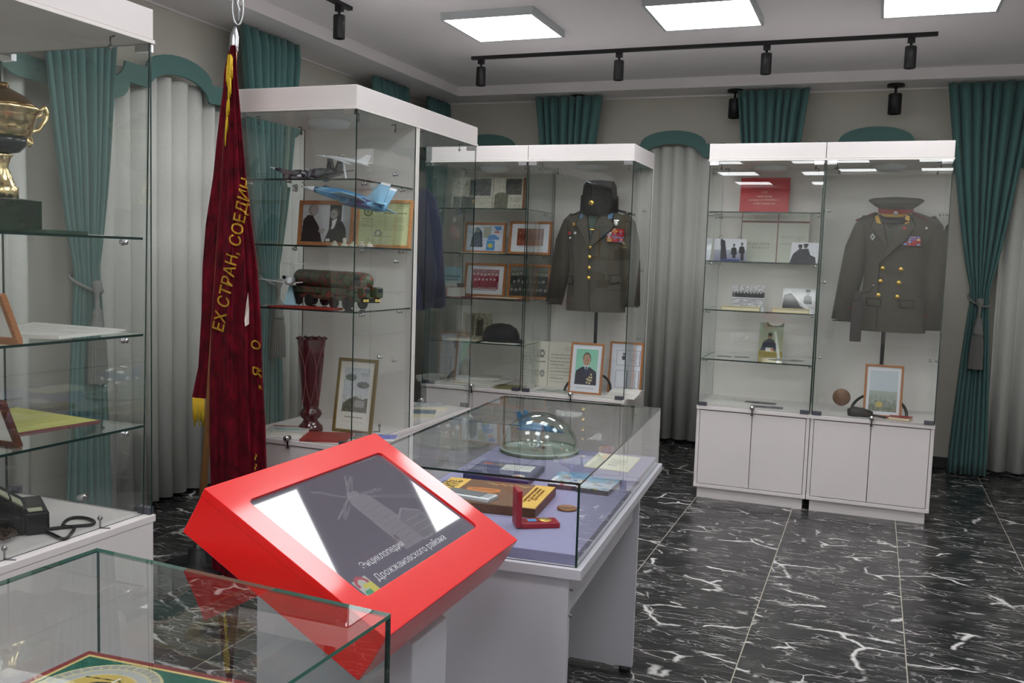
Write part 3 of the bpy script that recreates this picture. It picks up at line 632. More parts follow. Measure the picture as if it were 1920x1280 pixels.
def jet(t, L, body, wingm, nosem, finm, kind='fighter'):
    S = lambda pts: [tuple(a*L for a in p) for p in pts]
    r = (.030, .045, .062, .066, .060, .052, .046) if kind == 'fighter' else (.022, .03, .036, .038, .038, .032, .02)
    MB().tube(S([(.34, 0, 0), (.24, 0, .004), (.10, 0, .008), (-.05, 0, .006), (-.22, 0, .002), (-.36, 0, 0), (-.46, 0, 0)]), [(a*L*.85, a*L) for a in r], 12).build('fuselage', body, t)
    MB().tube(S([(.34, 0, 0), (.42, 0, -.004), (.5, 0, -.008)]), [r[0]*L, r[0]*.6*L, .002*L], 10).build('nose_cone', nosem, t)
    m = MB()
    if kind == 'fighter': wing(m, .16*L, -.26*L, -.12*L, -.26*L, .03*L, .36*L, 0, -.01*L, .016*L); wing(m, .36*L, .16*L, .16*L, .1*L, .02*L, .06*L, .0, 0, .012*L)
    else: wing(m, .22*L, .0, -.16*L, -.23*L, .02*L, .40*L, -.01*L, .01*L, .012*L)
    m.build('wings', wingm, t)
    m = MB(); wing(m, -.30*L, -.44*L, -.42*L, -.52*L, .03*L, .19*L, 0, 0, .010*L)
    if kind == 'fighter':
        for s in (-1, 1): MB().tube(S([(.02, s*.045, -.045), (-.2, s*.05, -.035), (-.44, s*.05, -.01)]), [.030*L, .036*L, .028*L], 10).build('engine', body, t)
        m.build('tailplane', wingm, t)
        for s in (-1, 1):
            f_ = MB(); fin(f_, -.24*L, -.44*L, -.38*L, -.48*L, s*.06*L, s*.10*L, .02*L, .22*L, .010*L); fo = f_.build('tail_fin', finm, t)
            f2 = MB(); fin(f2, -.372*L, -.474*L, -.385*L, -.478*L, s*.0965*L, s*.1005*L, .198*L, .223*L, .0125*L); f2.build('fin_tip', nosem, fo)
        MB().lathe([(0, -.5), (.6, -.35), (1, 0), (.6, .35), (0, .5)], 12).build('canopy', mat('canopy glass', (60, 84, 110), .08), t, loc=(.22*L, 0, .045*L)).scale = (.0, .0, .0) if 0 else (.05*L, .026*L, .05*L)
    else: m.build('tailplane', wingm, t); f_ = MB(); fin(f_, -.26*L, -.46*L, -.42*L, -.50*L, 0, 0, .03*L, .17*L, .012*L); f_.build('tail_fin', finm, t)
def axes(a, b, roll=0.0):
    """frame with +x from tail b to nose a"""
    x = np.array(a, float)-np.array(b, float); L = np.linalg.norm(x); x /= L; y = np.cross([0, 0, 1.], x); y /= np.linalg.norm(y); z = np.cross(x, y)
    y, z = y*cos(roll)+z*sin(roll), z*cos(roll)-y*sin(roll); return x, y, z, L
BLUEJ = camo_mat('blue jet camouflage', [(0, (70, 140, 196)), (.45, (128, 186, 222)), (.56, (84, 120, 170))], 9); PALEJ = mat('pale blue paint', (150, 196, 222), .35)
WHITEP = mat('white model paint', (228, 230, 234), .35); GREYJ = camo_mat('grey jet camouflage', [(0, (96, 98, 106)), (.42, (52, 54, 62)), (.54, (124, 124, 130))], 14)
DOMEJ = mat('deep blue model paint', (70, 148, 200), .35)
a, b = dc+np.array([.115, -.035, .088+ZF-dc[2]]), dc+np.array([-.105, .035, .085+ZF-dc[2]]); a[2] = ZF+.092; b[2] = ZF+.096
x, y, z, L = axes(a, b); t = thing('jet_model', 'small blue jet model under the glass dome', 'model', M=frameM((a+b)/2, x, y, z)); jet(t, L*1.0, DOMEJ, DOMEJ, DOMEJ, DOMEJ)
MB().tube([(0, 0, -.006), (0, 0, -.083)], .004, 8).lathe([(0, 0), (.022, 0), (.022, .006), (0, .006)], 16, (0, 0, -.084)).build('stand', BLACK, t)

# plaque in the near case
pc, pr, plf = onz(167, 1217, ZF+.02), onz(431, 1269, ZF+.02), onz(30, 1281, ZF+.02)
ex = (pr-pc)/np.linalg.norm(pr-pc); ey = (plf-pc)/np.linalg.norm(plf-pc); PW, PH = .52, .42
q = [pc, pc+ex*PW, pc+ex*PW+ey*PH, pc+ey*PH]
for p in q: p[2] = ZF
P_ = Pic(260, 210, (128, 44, 46)); P_.rect(.022, .028, .978, .972, (214, 190, 120)).rect(.034, .042, .966, .958, (24, 92, 76)).noise(8, 5, 3, (.036, .045, .964, .955))
ar = 260/210
for k, (rr, c_) in enumerate(((.205, (206, 196, 150)), (.198, (150, 152, 148)), (.170, (206, 196, 150)), (.164, (168, 170, 168)), (.132, (206, 196, 150)), (.127, (190, 164, 84)))): P_.ell(.25, .30, rr, rr*ar, c_)
for k in range(40):
    a = 2*pi*k/40; P_.line(.25+.172*cos(a), .30+.172*ar*sin(a), .25+.196*cos(a), .30+.196*ar*sin(a), .004, (206, 196, 150))
P_.poly([(.17, .27), (.21, .22), (.25, .205), (.30, .23), (.335, .25), (.31, .275), (.27, .265), (.24, .30), (.26, .37), (.245, .38), (.22, .31), (.19, .33)], (30, 42, 40)).line(.15, .20, .27, .185, .006, (44, 40, 30)).line(.27, .185, .30, .215, .006, (44, 40, 30)).rect(.255, .16, .263, .235, (222, 226, 220))
for (x, y) in ((.55, .16), (.60, .12), (.65, .17), (.57, .24), (.63, .24), (.72, .15)): P_.poly([(x-.03, y+.05), (x-.015, y), (x, y-.055), (x+.012, y), (x+.035, y+.04), (x, y+.03)], (214, 172, 96))
flat('emblem_board', 'green board with red and gold border and round emblem in the near case', 'plaque', q, .018, mat('dark red board edge', (120, 40, 42), .4), P_, pm=print_mat('lacquered print', .25, .5), bevel=.001)

# ================================================================== RED TOUCH KIOSK
KC = np.array([-.919, 1.651, .964]); KT = .51
kx = np.array([0, 1., 0]); kz = np.array([sin(KT), 0, cos(KT)]); ky = np.cross(kz, kx)
kt = thing('touch_kiosk', 'red touch screen kiosk on a grey pedestal', 'kiosk', (-.95, 1.63, 0))
KM = Matrix.Translation((.95, -1.63, 0)) @ frameM(KC, kx, ky, kz)
KA, KB, KD = .31, .217, .10
hs = bpy.data.objects.new('housing', None); 
SX0, SX1, SY0, SY1 = -.252, .243, -.134, .157
def rr_ring(x0, x1, y0, y1, r, n=5):
    P = []
    for cx, cy, a0 in ((x1-r, y1-r, 0), (x0+r, y1-r, pi/2), (x0+r, y0+r, pi), (x1-r, y0+r, 3*pi/2)):
        for k in range(n): a = a0+pi/2*k/(n-1); P.append((cx+r*cos(a), cy+r*sin(a)))
    return P
outer = rr_ring(-KA, KA, -KB, KB, .003); inner = rr_ring(SX0, SX1, SY0, SY1, .012); n = len(outer)
outer2 = rr_ring(-KA-.0, KA, -KB, KB, .003); back = rr_ring(-KA, KA, -KB+.004, KB, .003)
m = MB()
rings = [[(x, y, -.006) for x, y in inner], [(x, y, 0) for x, y in inner], [(x, y, 0) for x, y in outer], [(x, y, -.016) for x, y in outer], [(x*.998, y*.998, -.018) for x, y in outer], [(x*.998, y*.998, -KD*.55) for x, y in outer], [(x, y, -KD) for x, y in back]]
m.grid(rings, smooth=False, closed=True); m.f.append(tuple(6*n+i for i in range(n))); m.m.append(0); m.sm.append(False)
del hs
hs = m.build('housing', RED, kt, .0015); hs.matrix_local = KM
P_ = Pic(250, 150, (66, 62, 72)); P_.vgrad(0, 1, (62, 58, 66), (70, 68, 78))
G1, G2, G3 = (88, 86, 92), (78, 76, 83), (96, 94, 99)
P_.poly([(.46, .84), (.47, .34), (.51, .24), (.57, .24), (.62, .34), (.66, .84)], G1)
for k in range(9): P_.line(.50, .40+.05*k, .615, .395+.05*k, .005, (82, 78, 86))
P_.poly([(.62, .84), (.62, .60), (.70, .54), (.79, .62), (.79, .84)], G2)
for k in range(7): P_.line(.64, .62+.03*k, .78, .62+.03*k, .003, G3)
P_.line(.62, .60, .70, .54, .008, G3).line(.70, .54, .79, .62, .008, G3).line(.62, .84, .80, .84, .008, G3).line(.79, .62, .79, .84, .006, G3)
for (x, y) in ((.35, .12), (.32, .40), (.62, .10), (.70, .30)): P_.line(.50, .28, x, y, .006, G3); P_.line(.50+(x-.5)*.35+.02, .28+(y-.28)*.35+.02, x+.035, y+.025, .004, G1); P_.line(.50+(x-.5)*.4, .28+(y-.28)*.4, x+.03, y+.02, .016, G2)
P_.line(.60, .32, .90, .50, .003, G3).line(.61, .34, .90, .53, .003, G3); P_.line(.66, .86, .96, .72, .005, G2).line(.80, .88, .99, .86, .004, G2)
for k in range(22): P_.rect(.10+.018*k, .70+.012*(k % 3), .12+.018*k, .73+.014*(k % 4), [(70, 65, 74), (74, 66, 73), (68, 68, 76)][k % 3])
P_.rect(.035, .845, .125, .985, (128, 130, 126)); P_.ring(.078, .895, .038, .045*250/150*.9, .6, (124, 60, 70)).rect(.038, .91, .123, .985, (128, 130, 126)).poly([(.06, .93), (.078, .885), (.1, .93)], (140, 136, 62)).rect(.05, .94, .085, .985, (56, 108, 76)).rect(.085, .90, .122, .985, (140, 136, 66)).rect(.045, .945, .07, .985, (56, 108, 86))
sc = put('screen', P_.mesh('screen', lambda u, v: (SX0-.004+(SX1-SX0+.008)*u, SY1+.004-(SY1-SY0+.008)*v, -.006), SCREEN), kt); sc.matrix_local = KM
LET = mat('screen lettering', (150, 150, 154), .1, emit=.42)
text('Энциклопедия', .023, LET, kt, KM @ Matrix.Translation((SX0+.072, SY0+.052, -.0052)), 'screen_lettering', width=.162, bold=.0)
text('Дрожжановского района', .023, LET, kt, KM @ Matrix.Translation((SX0+.072, SY0+.016, -.0052)), 'screen_lettering', width=.292, bold=.0)
MB().prism([(-.20, .03), (.163, .03), (.163, .752), (-.20, .955)], -.075, .080, lambda a, b, d: (a, d, b)).build('pedestal', TABLEG, kt, .003)
MB().box(-.26, -.20, 0, .24, .20, .03).build('foot_plate', TABLEG, kt, .004)

# ================================================================== FLAG
FB = onz(372, 1062, 0); FY = FB[1]
pole_top = ony(438, 92, FY)
t = thing('flag', 'furled dark red velvet banner with gold lettering and fringe on a wooden pole', 'flag', tuple(FB))
F0 = np.array(FB)
LW = wood_mat('pale varnished wood', (150, 104, 62), (186, 138, 88), 14, .4, (14, 14, 1))
pd = pole_top-F0
MB().tube([np.array([0, 0, .02]), pd*1.0], .0165, 12).build('pole', LW, t)
ALU = mat('aluminium', (196, 198, 202), .3, metal=.9)
fm_ = MB().tube([pd*.997, pd*1.004, pd*1.02+np.array([0, 0, .01]), pd*1.0+(ony(441, 50, FY)-pole_top)*1.0], [.021, .021, .020, .006], 12)
finial = fm_.build('finial', ALU, t)
fc = ony(446, 14, FY)-F0; k_ = .0035
MB().tube([fc+np.array([.020*cos(a)+.0, .012*cos(a), .075*sin(a)]) for a in np.linspace(0, 2*pi, 30)], .0035, 6, cap=False).build('finial_ring', ALU, finial)
MB().tube([fc+np.array([0, 0, -.055]), fc+np.array([.008, 0, -.01]), fc+np.array([-.004, 0, .02]), fc+np.array([.004, 0, .05])], .005, 6).tube([fc+np.array([-.014, 0, .03]), fc+np.array([.012, 0, -.02])], .004, 6).build('finial_emblem', ALU, finial)
VEL = bpy.data.materials.new('crushed red velvet'); VEL.use_nodes = True
_T = NT(VEL); _b = _T.n['Principled BSDF']; _tc = _T.new('ShaderNodeTexCoord'); _n1 = _T.new('ShaderNodeTexNoise', i_Scale=22.0, i_Detail=5.0, i_Distortion=.4); _mp = _T.new('ShaderNodeMapping'); _mp.inputs['Scale'].default_value = (1.4, 1, .7)
_T.link(_tc.outputs['Object'], _mp.inputs[0]); _T.link(_mp.outputs[0], _n1.inputs['Vector']); _cr = _T.new('ShaderNodeValToRGB')
_cr.color_ramp.elements[0].position = .30; _cr.color_ramp.elements[0].color = rgb(54, 2, 12); _cr.color_ramp.elements[1].position = .75; _cr.color_ramp.elements[1].color = rgb(130, 9, 36)
_T.link(_n1.outputs[0], _cr.inputs[0]); _T.link(_cr.outputs[0], _b.inputs['Base Color']); _b.inputs['Roughness'].default_value = .75; _b.inputs['Sheen Weight'].default_value = .28; _b.inputs['Sheen Roughness'].default_value = .35; _b.inputs['Sheen Tint'].default_value = rgb(220, 60, 100); _b.inputs['Specular IOR Level'].default_value = .2
FN = np.array([-.61, .79, 0])            # the banner hangs square to this direction
def flag_lobe(name, outl, folds, amp, ph, dep, ncol=64, nrow=90, y0=0.0):
    """outl: (row px y, left px x, right px x) of the hanging cloth at the pole's depth"""
    ys = [o[0] for o in outl]; L_ = [o[1] for o in outl]; R_ = [o[2] for o in outl]; P = []
    front = lambda s, h: y0-(amp*(.3+.7*s)*h*(.5+.5*sin(2*pi*folds*s+ph+.8*sin(3*h+ph)))+.5*amp*h*sin(2*pi*folds*2.7*s+1+ph)*.15+dep*h*sin(pi*s)**.6)
    for j in range(nrow):
        py = ys[0]+(ys[-1]-ys[0])*j/(nrow-1); l, r = np.interp(py, ys, L_), np.interp(py, ys, R_); h = .25+.75*min(1, (r-l)/75); row = []
        A, B = ony(l, py, FY)-F0, ony(r, py, FY)-F0
        for i in range(ncol): s = i/(ncol-1); p = A*(1-s)+B*s; row.append(tuple(p+FN*front(s, h)))
        for i in range(ncol//3): s = 1-(i+1)/(ncol//3+1); p = A*(1-s)+B*s; row.append(tuple(p+FN*(y0+.5*dep*h*sin(pi*s)**.6)))
        P.append(row)
    MB().grid(P, closed=True).build(name, VEL, t, fix=True)
    def surf(px, py):
        l, r = np.interp(py, ys, L_), np.interp(py, ys, R_); s = min(1, max(0, (px-l)/(r-l))); h = .25+.75*min(1, (r-l)/75); p = ony(l, py, FY)*(1-s)+ony(r, py, FY)*s-F0; return p+FN*(front(s, h)-.009)
    return surf
surfL = flag_lobe('cloth', [(88, 430, 441), (105, 425, 441), (130, 420, 440), (163, 418, 438), (200, 413, 436), (260, 406, 432), (330, 399, 427), (420, 385, 420), (500, 379, 415), (590, 377, 408), (640, 374, 404), (690, 371, 402), (748, 359, 400)], 2, .03, .4, .03, 40, y0=.05)
surfM = flag_lobe('cloth', [(88, 432, 442), (105, 428, 443), (130, 425, 444), (200, 423, 450), (262, 420, 455), (330, 415, 461), (420, 409, 472), (500, 404, 482), (600, 397, 489), (700, 393, 492), (790, 393, 497), (900, 395, 500), (1010, 396, 506), (1090, 400, 508)], 3, .055, 2.2, .05, 72, y0=-.02)
GOLDT = mat('gold embroidery', (206, 158, 36), .55, noise=.15, nscale=200); YEL = mat('yellow silk fringe', (226, 190, 40), .6, noise=.12, nscale=200)
def flag_text(txt, p0, p1, size, squash=1.0):
    me = text_mesh(txt, 1.0, 'LEFT', 0.0, .15, bold=.012); W_ = max(v.co.x for v in me.vertices); bm = bmesh.new(); bm.from_mesh(me)
    bmesh.ops.subdivide_edges(bm, edges=[e for e in bm.edges if e.calc_length() > .12], cuts=3); bm.to_mesh(me); bm.free()
    d = np.array(p1, float)-np.array(p0, float); Ld = np.linalg.norm(d); d /= Ld; nrm = np.array([d[1], -d[0]])
    for v in me.vertices:
        P2 = np.array(p0)+d*(v.co.x/W_*Ld)+nrm*(v.co.y*size); v.co = Vector(surfM(P2[0], P2[1]))
    me.materials.clear(); me.materials.append(GOLDT); return put('gold_lettering', me, t)
flag_text('ЕХ СТРАН, СОЕДИН', (419, 622), (474, 338), 30)
for s, a, b in (('О', (486, 655), (488, 636)), ('Я', (489, 704), (490, 684)), (',', (486, 726), (488, 717)), ('~', (484, 858), (486, 846)), ('~', (484, 876), (486, 864))): flag_text(s, a, b, 22)
def fringe(name, pts, surf, ln, m):
    mb = MB()
    for k in range(len(pts)-1):
        (xa, ya), (xb, yb) = pts[k], pts[k+1]
        for i in range(9):
            s = (i+random.random()*.6)/9; x, y = xa+(xb-xa)*s, ya+(yb-ya)*s; p = surf(x, y); e = p-FN*.006+np.array([random.uniform(-.004, .004), 0, -ln*random.uniform(.75, 1.1)]); mb.tube([p-FN*.004, (p+e)/2-FN*.010, e], .0026, 4)
    return stuff(mb.build(name, m, t, fix=False))
fringe('gold_fringe', [(423, 110), (426, 107), (429, 106), (432, 107), (435, 110), (436, 114), (430, 112), (424, 116), (430, 120), (436, 122), (431, 130), (424, 126), (430, 142), (433, 150), (428, 160), (430, 180), (426, 195), (427, 212), (424, 230), (423, 250)], surfM, .075, YEL)
fringe('gold_fringe', [(361, 746), (369, 747), (377, 747), (384, 748)], surfL, .125, YEL)
fringe('gold_fringe', [(386, 770), (390, 780), (393, 800), (395, 830)], surfL, .07, YEL)
ct = Pic(6, 6); wp = [(465, 546), (467, 572), (467, 604), (459.5, 608), (458.5, 596), (461.5, 568)]
MB().add([surfM(*p)-FN*.012 for p in wp], [tuple(range(6))]).build('white_patch', mat('white patch cloth', (224, 214, 204), .8), t, fix=False)  # pale wedge laid over the front of the cloth
MB().lathe([(0, 0), (.17, 0), (.17, .012), (.05, .02), (.045, .09), (.022, .10), (.022, .02), (0, .02)], 28).build('stand', BLACK, t)
MB().tube([(.02, -.02, .10), (.05, -.03, .13), (.085, -.03, .15)], .016, 8).build('white_strap', PAPER, t)

# ================================================================== THINGS IN THE CABINETS
def TR(x, y, z, rz=0.0, rx=0.0): return Matrix.Translation((x, y, z)) @ Matrix.Rotation(rz, 4, 'Z') @ Matrix.Rotation(rx, 4, 'X')
def framed(label, bl, br, top, y, z, pic, fm=OAK, b=.018, lean=.14, group='framed pictures in the cabinets', rz=0.0, pm=PRINT, name='picture_frame', strut=True, cat='framed picture'):
    A, B = ony(*bl, y), ony(*br, y); w = B[0]-A[0]; h = (ony(*top, y)[2]-z)/cos(lean)
    t = thing(name, label, cat, M=TR((A[0]+B[0])/2, y, z+.001, rz, -lean), group=group)
    mb = MB(); F = lambda a, b_, d: (a, d, b_)
    for (o, i) in (((-w/2, 0, w/2, 0), (-w/2+b, b, w/2-b, b)), ((w/2, 0, w/2, h), (w/2-b, b, w/2-b, h-b)), ((w/2, h, -w/2, h), (w/2-b, h-b, -w/2+b, h-b)), ((-w/2, h, -w/2, 0), (-w/2+b, h-b, -w/2+b, b))):
        mb.prism([(o[0], o[1]), (o[2], o[3]), (i[2], i[3]), (i[0], i[1])], 0, .016, F)
    mb.build('border', fm, t, .0015)
    MB().box(-w/2+.004, .010, .004, w/2-.004, .014, h-.004).build('back_board', PAPER, t)
    printed(pic, 'picture', t, w-2*b+.004, h-2*b+.004, Matrix.Translation((0, .006, b-.002)), pm)
    if strut: MB().prism([(-.03, .014), (.03, .014), (.02, .075*h/.2)], 0, .004, lambda a, b_, d: (a, b_, h*.45-b_*2.2+d) if 0 else (a, b_+.002, .004+d)).build('strut', BLACK, t)
    return t
def group_photo(w, h, bg, tone, skin, seed, mat_=.0, rows=2, n=6, floor=None):
    p = Pic(w, h, (232, 233, 240) if mat_ else bg); rg = np.random.RandomState(seed); x0, y0, x1, y1 = mat_, mat_*1.1, 1-mat_, 1-mat_*1.5
    p.rect(x0, y0, x1, y1, bg).noise(14, 3, seed, (x0, y0, x1, y1)); H_ = y1-y0; W_ = x1-x0
    for r in range(rows):
        for k in range(n-(r % 2)):
            x = x0+W_*(k+.65+.5*(r % 2))/(n+.3); y = y0+H_*(.24+.26*r)+rg.uniform(-.02, .02); kk = .026*W_/.7
            p.man(x, y, kk, tuple(np.array(tone)+rg.uniform(-22, 22)), skin, tuple(np.array(tone)*.5))
    if mat_: p.a[(p.Y > y1) | (p.X < x0) | (p.X > x1)] = (232, 233, 240); p.lines(x0+.05, x1-.05, y1+.03, y1+.08, 1, (150, 150, 160), .5)
    return p
def doc_pic(w, h, bg, ink=(120, 120, 120), seed=1, x0=.12, x1=.88, y0=.15, y1=.85, n=12):
    return Pic(w, h, bg).lines(x0, x1, y0, y1, n, ink, .3, seed)
# ---- right pair, left cabinet
ry = RY+.33
def sheet_stand(label, bl, br, top, y, z, pic, cat='photo', name='photo_print', m=PRINTG, lean=.25, group=None, wire=True, th=.0015, rz=0.0, back=PAPER):
    A, B = ony(*bl, y), ony(*br, y); w = B[0]-A[0]; h = (ony(*top, y)[2]-z)/cos(lean)
    t = thing(name, label, cat, M=TR((A[0]+B[0])/2, y, z+.001, rz, -lean), group=group)
    MB().box(-w/2, 0, 0, w/2, th, h).build('board', back, t); printed(pic, 'image', t, w, h, Matrix.Translation((0, -.0006, 0)), m)
    if wire:
        mb = MB()
        for s in (-.3, .3): x = s*w; mb.tube([(x-.012, .012, .0), (x-.012, .006, h+.018), (x-.006, .006, h+.025), (x+.006, .006, h+.025), (x+.012, .006, h+.018), (x+.012, .012, 0)], .0017, 5).tube([(x, .01, .004), (x, .07, .03)], .0017, 5)
        mb.build('wire_easel', STEEL, t)
    return t
P_ = Pic(110, 80, (196, 26, 44)); 
t = sheet_stand('red folder with pale lettering standing on the top glass shelf', (1386, 396), (1478, 397), (1388, 333), ry+.09, RZ[0], P_, 'folder', 'folder', PRINT, .10, None, False, .012, back=mat('red folder cloth', (176, 20, 38), .6))
fw = ony(1478, 397, ry+.09)[0]-ony(1386, 396, ry+.09)[0]; PALE = mat('pale pink print', (240, 206, 190), .6)
for k, (s, wd, zz) in enumerate((('ОТЧЕТ', .13, .67), ('юный район', .30, .55), ('руководителя КАЮМОВА А.Г.', .64, .44), ('за 2002 учебный год', .44, .33), ('с. Дрожжаное', .18, .06))):
    text(s, .018, PALE, t, Matrix.Translation((0, -.0012, .215*zz)) @ Matrix.Rotation(pi/2, 4, 'X'), align='CENTER', width=wd*fw)
P_ = Pic(130, 100, (208, 212, 200)); P_.rect(0, 0, 1, .10, (214, 214, 200)).rect(0, .115, 1, .145, (112, 52, 58)).rect(.535, 0, .55, 1, (122, 60, 62)).rect(0, 0, .012, 1, (112, 52, 58)).lines(.60, .94, .42, .50, 3, (170, 172, 164), .35).lines(.60, .9, .58, .62, 1, (170, 172, 164), .4).noise(3, 3, 1)
cert = sheet_stand('open certificate with grey green pages behind the two upper photos', (1386, 491), (1513, 495), (1388, 404), ry+.14, RZ[1], P_, 'certificate', 'certificate', PRINT, .08, None, False, .004)
cw_ = ony(1513, 495, ry+.14)[0]-ony(1386, 491, ry+.14)[0]
text('ГОСУДАРСТВЕННАЯ', .022, mat('grey certificate print', (112, 106, 92), .6), cert, Matrix.Translation((-.40*cw_, -.0012, .115)) @ Matrix.Rotation(pi/2, 4, 'X'), width=.33*cw_)
text('Г Р А М О Т А', .022, MATS['grey certificate print'], cert, Matrix.Translation((-.36*cw_, -.0012, .090)) @ Matrix.Rotation(pi/2, 4, 'X'), width=.29*cw_)
P_ = Pic(80, 50, (214, 216, 224)); P_.vgrad(.5, 1, (170, 172, 184), (120, 124, 150)).poly([(.2, 0), (.34, .1), (.42, .95), (.22, 1)], (52, 52, 66)).man(.62, .30, .035, (40, 40, 46), (90, 88, 90), (30, 30, 34)).man(.86, .24, .035, (36, 36, 42), (90, 88, 90), (30, 30, 34)).rect(.58, .55, .68, .85, (44, 44, 52)).rect(.83, .5, .92, .95, (44, 44, 50)).rect(.25, .9, .8, 1, (60, 74, 130))
sheet_stand('black and white photo of two standing men on a wire easel, upper left shelf', (1338, 487), (1398, 488), (1340, 447), ry-.08, RZ[1], P_, group='black and white photos on the shelves', rz=.15)
P_ = Pic(80, 60, (218, 218, 226)); P_.poly([(0, 1), (.1, .55), (.3, .32), (.62, .30), (.72, .6), (.9, .7), (.95, 1)], (56, 56, 66)).ell(.33, .22, .07, .10, (70, 68, 72)).ell(.52, .18, .07, .10, (70, 68, 72)).ell(.52, .11, .10, .05, (30, 30, 34)).ell(.32, .15, .08, .05, (30, 30, 34)).noise(22, 2, 4, (.5, .45, .95, 1))
sheet_stand('black and white photo of two men in caps on a wire easel, upper right shelf', (1479, 493), (1533, 494), (1480, 454), ry-.08, RZ[1], P_, group='black and white photos on the shelves', rz=-.2)
P_ = Pic(80, 60, (190, 190, 196)); P_.noise(30, 4, 6, (0, 0, 1, .5)).rect(.0, .28, 1, .5, (60, 60, 66))
for k in range(9): P_.man(.08+.1*k, .30, .03, (46, 46, 52), (196, 194, 196), (60, 60, 64))
P_.rect(0, .52, 1, .56, (216, 216, 220)).noise(30, 5, 8, (0, .6, 1, 1))
sheet_stand('black and white photo of people in a row, middle left shelf', (1371, 577), (1432, 578), (1372, 534), ry-.02, RZ[2], P_, group='black and white photos on the shelves', wire=False, lean=.12)
P_ = Pic(80, 60, (206, 208, 212)); P_.poly([(0, .98), (.04, .3), (.3, .2), (.55, .75), (.8, .95), (.8, 1)], (42, 42, 48)).man(.77, .2, .05, (92, 92, 100), (170, 168, 170), (40, 40, 44)).poly([(.68, .14), (.86, .14), (.82, .05), (.72, .05)], (30, 30, 34)).poly([(.1, .02), (.2, .08), (.95, .97), (.85, 1)], (232, 232, 236)).rect(.1, .93, .6, 1, (216, 216, 220))
sheet_stand('black and white photo of a man in a cap beside dark figures, middle right shelf', (1466, 583), (1527, 585), (1467, 540), ry-.02, RZ[2], P_, group='black and white photos on the shelves', wire=False, lean=.12)
def book(name, label, c, w, d, h, rz, cov, pages=CREAM, group=None, pic=None, cat='book', tilt=0.0, title=None):
    t = thing(name, label, cat, (c[0], c[1], c[2]), rz, group); e = .0025
    MB().box(-w/2+.004, -d/2+.003, e, w/2-.002, d/2-.003, h-e).build('pages', pages, t)
    MB().box(-w/2, -d/2, 0, w/2, d/2, e).box(-w/2, -d/2, h-e, w/2, d/2, h).box(-w/2, -d/2, e, -w/2+.003, d/2, h-e).build('cover', cov, t, .0008)
    if pic is not None: put('cover_print', pic.mesh('cover_print', lambda u, v: (-w/2+.001+(w-.002)*u, d/2-.001-(d-.002)*v, h+.0005), PRINTG), t)
    return t
CRB = mat('buff book cover', (206, 190, 146), .6)
for (a, b, l) in (((1352, 582), (1424, 584), 'buff book lying under the photo of people in a row'), ((1446, 587), (1517, 590), 'buff book lying under the photo of the man in a cap')):
    A, B = ony(*a, RY+.12), ony(*b, RY+.12); book('book', l, ((A[0]+B[0])/2, RY+.16, RZ[2]), B[0]-A[0], .15, .022, .05, CRB, group='buff books on the third shelf')
P_ = Pic(60, 84, (168, 180, 152)); P_.vgrad(0, 1, (160, 178, 160), (176, 172, 130)).ell(.46, .40, .09, .09, (150, 120, 100)).ell(.46, .34, .09, .05, (70, 62, 56)).poly([(.05, .85), (.2, .55), (.4, .46), (.6, .48), (.72, .62), (.75, .85)], (52, 60, 74)).rect(0, .8, 1, 1, (158, 142, 66)).rect(.3, .72, .6, .82, (226, 222, 214)).rect(.5, .73, .62, .8, (206, 120, 70)).poly([(.62, .25), (.70, .25), (.92, .98), (.80, 1)], (226, 228, 222)).rect(.3, 0, 1, .12, (98, 108, 84)).ell(.65, .0, .3, .10, (232, 234, 230))
sheet_stand('colour photo of a man in a dark suit at a desk, lowest glass shelf', (1421, 668), (1466, 670), (1424, 604), ry+.02, RZ[3], P_, wire=False, lean=.12)
def loose(label, ps, z, m=PAPER, pic=None, th=.002, name='paper_sheet', cat='paper', group=None): return flat(name, label, cat, pq(z, *ps), th, m, pic, group)
def sheet_at(label, x, y, z, w, d, rz, m, pic=None, th=.0015, name='paper_sheet', cat='paper', group=None):
    c, s = cos(rz), sin(rz); q = [(x+a*c-b*s, y+a*s+b*c, z) for a, b in ((-w/2, d/2), (w/2, d/2), (w/2, -d/2), (-w/2, -d/2))]
    return flat(name, label, cat, q, th, m, pic, group)
GP = mat('grey paper', (150, 150, 152), .6); DKP = mat('dark photo paper', (62, 62, 66), .35); ltw = ['grey slip at the left end of the lowest glass shelf', 'grey slip on the lowest glass shelf left of the colour photo', 'grey slip on the lowest glass shelf right of the colour photo', 'grey slip at the right end of the lowest glass shelf']
for k, xx in enumerate((-.90, -.79, -.56, -.45)): sheet_at(ltw[k], xx, RY+.25+.03*(k % 2), RZ[3], .09, .07, .3*k, GP, name='paper_slip', group='slips on the lowest glass shelf')
sheet_at('white paper lying on the cabinet floor at the left, right cabinet pair', -.84, RY+.25, WT, .26, .20, .05, PAPER)
for k, (xx, yy, l) in enumerate(((-.66, .33, 'dark print at the back of the left cabinet floor, right pair'), (-.60, .16, 'dark print near the lock of the left cabinet floor, right pair'))):
    sheet_at(l, xx, RY+yy, WT, .20, .09, .1*k, DKP, Pic(50, 24, (120, 120, 124)).noise(40, 3, k).rect(.1, .2, .5, .7, (60, 60, 66)).rect(.6, .3, .9, .8, (70, 74, 84)), name='photo_print', cat='photo')
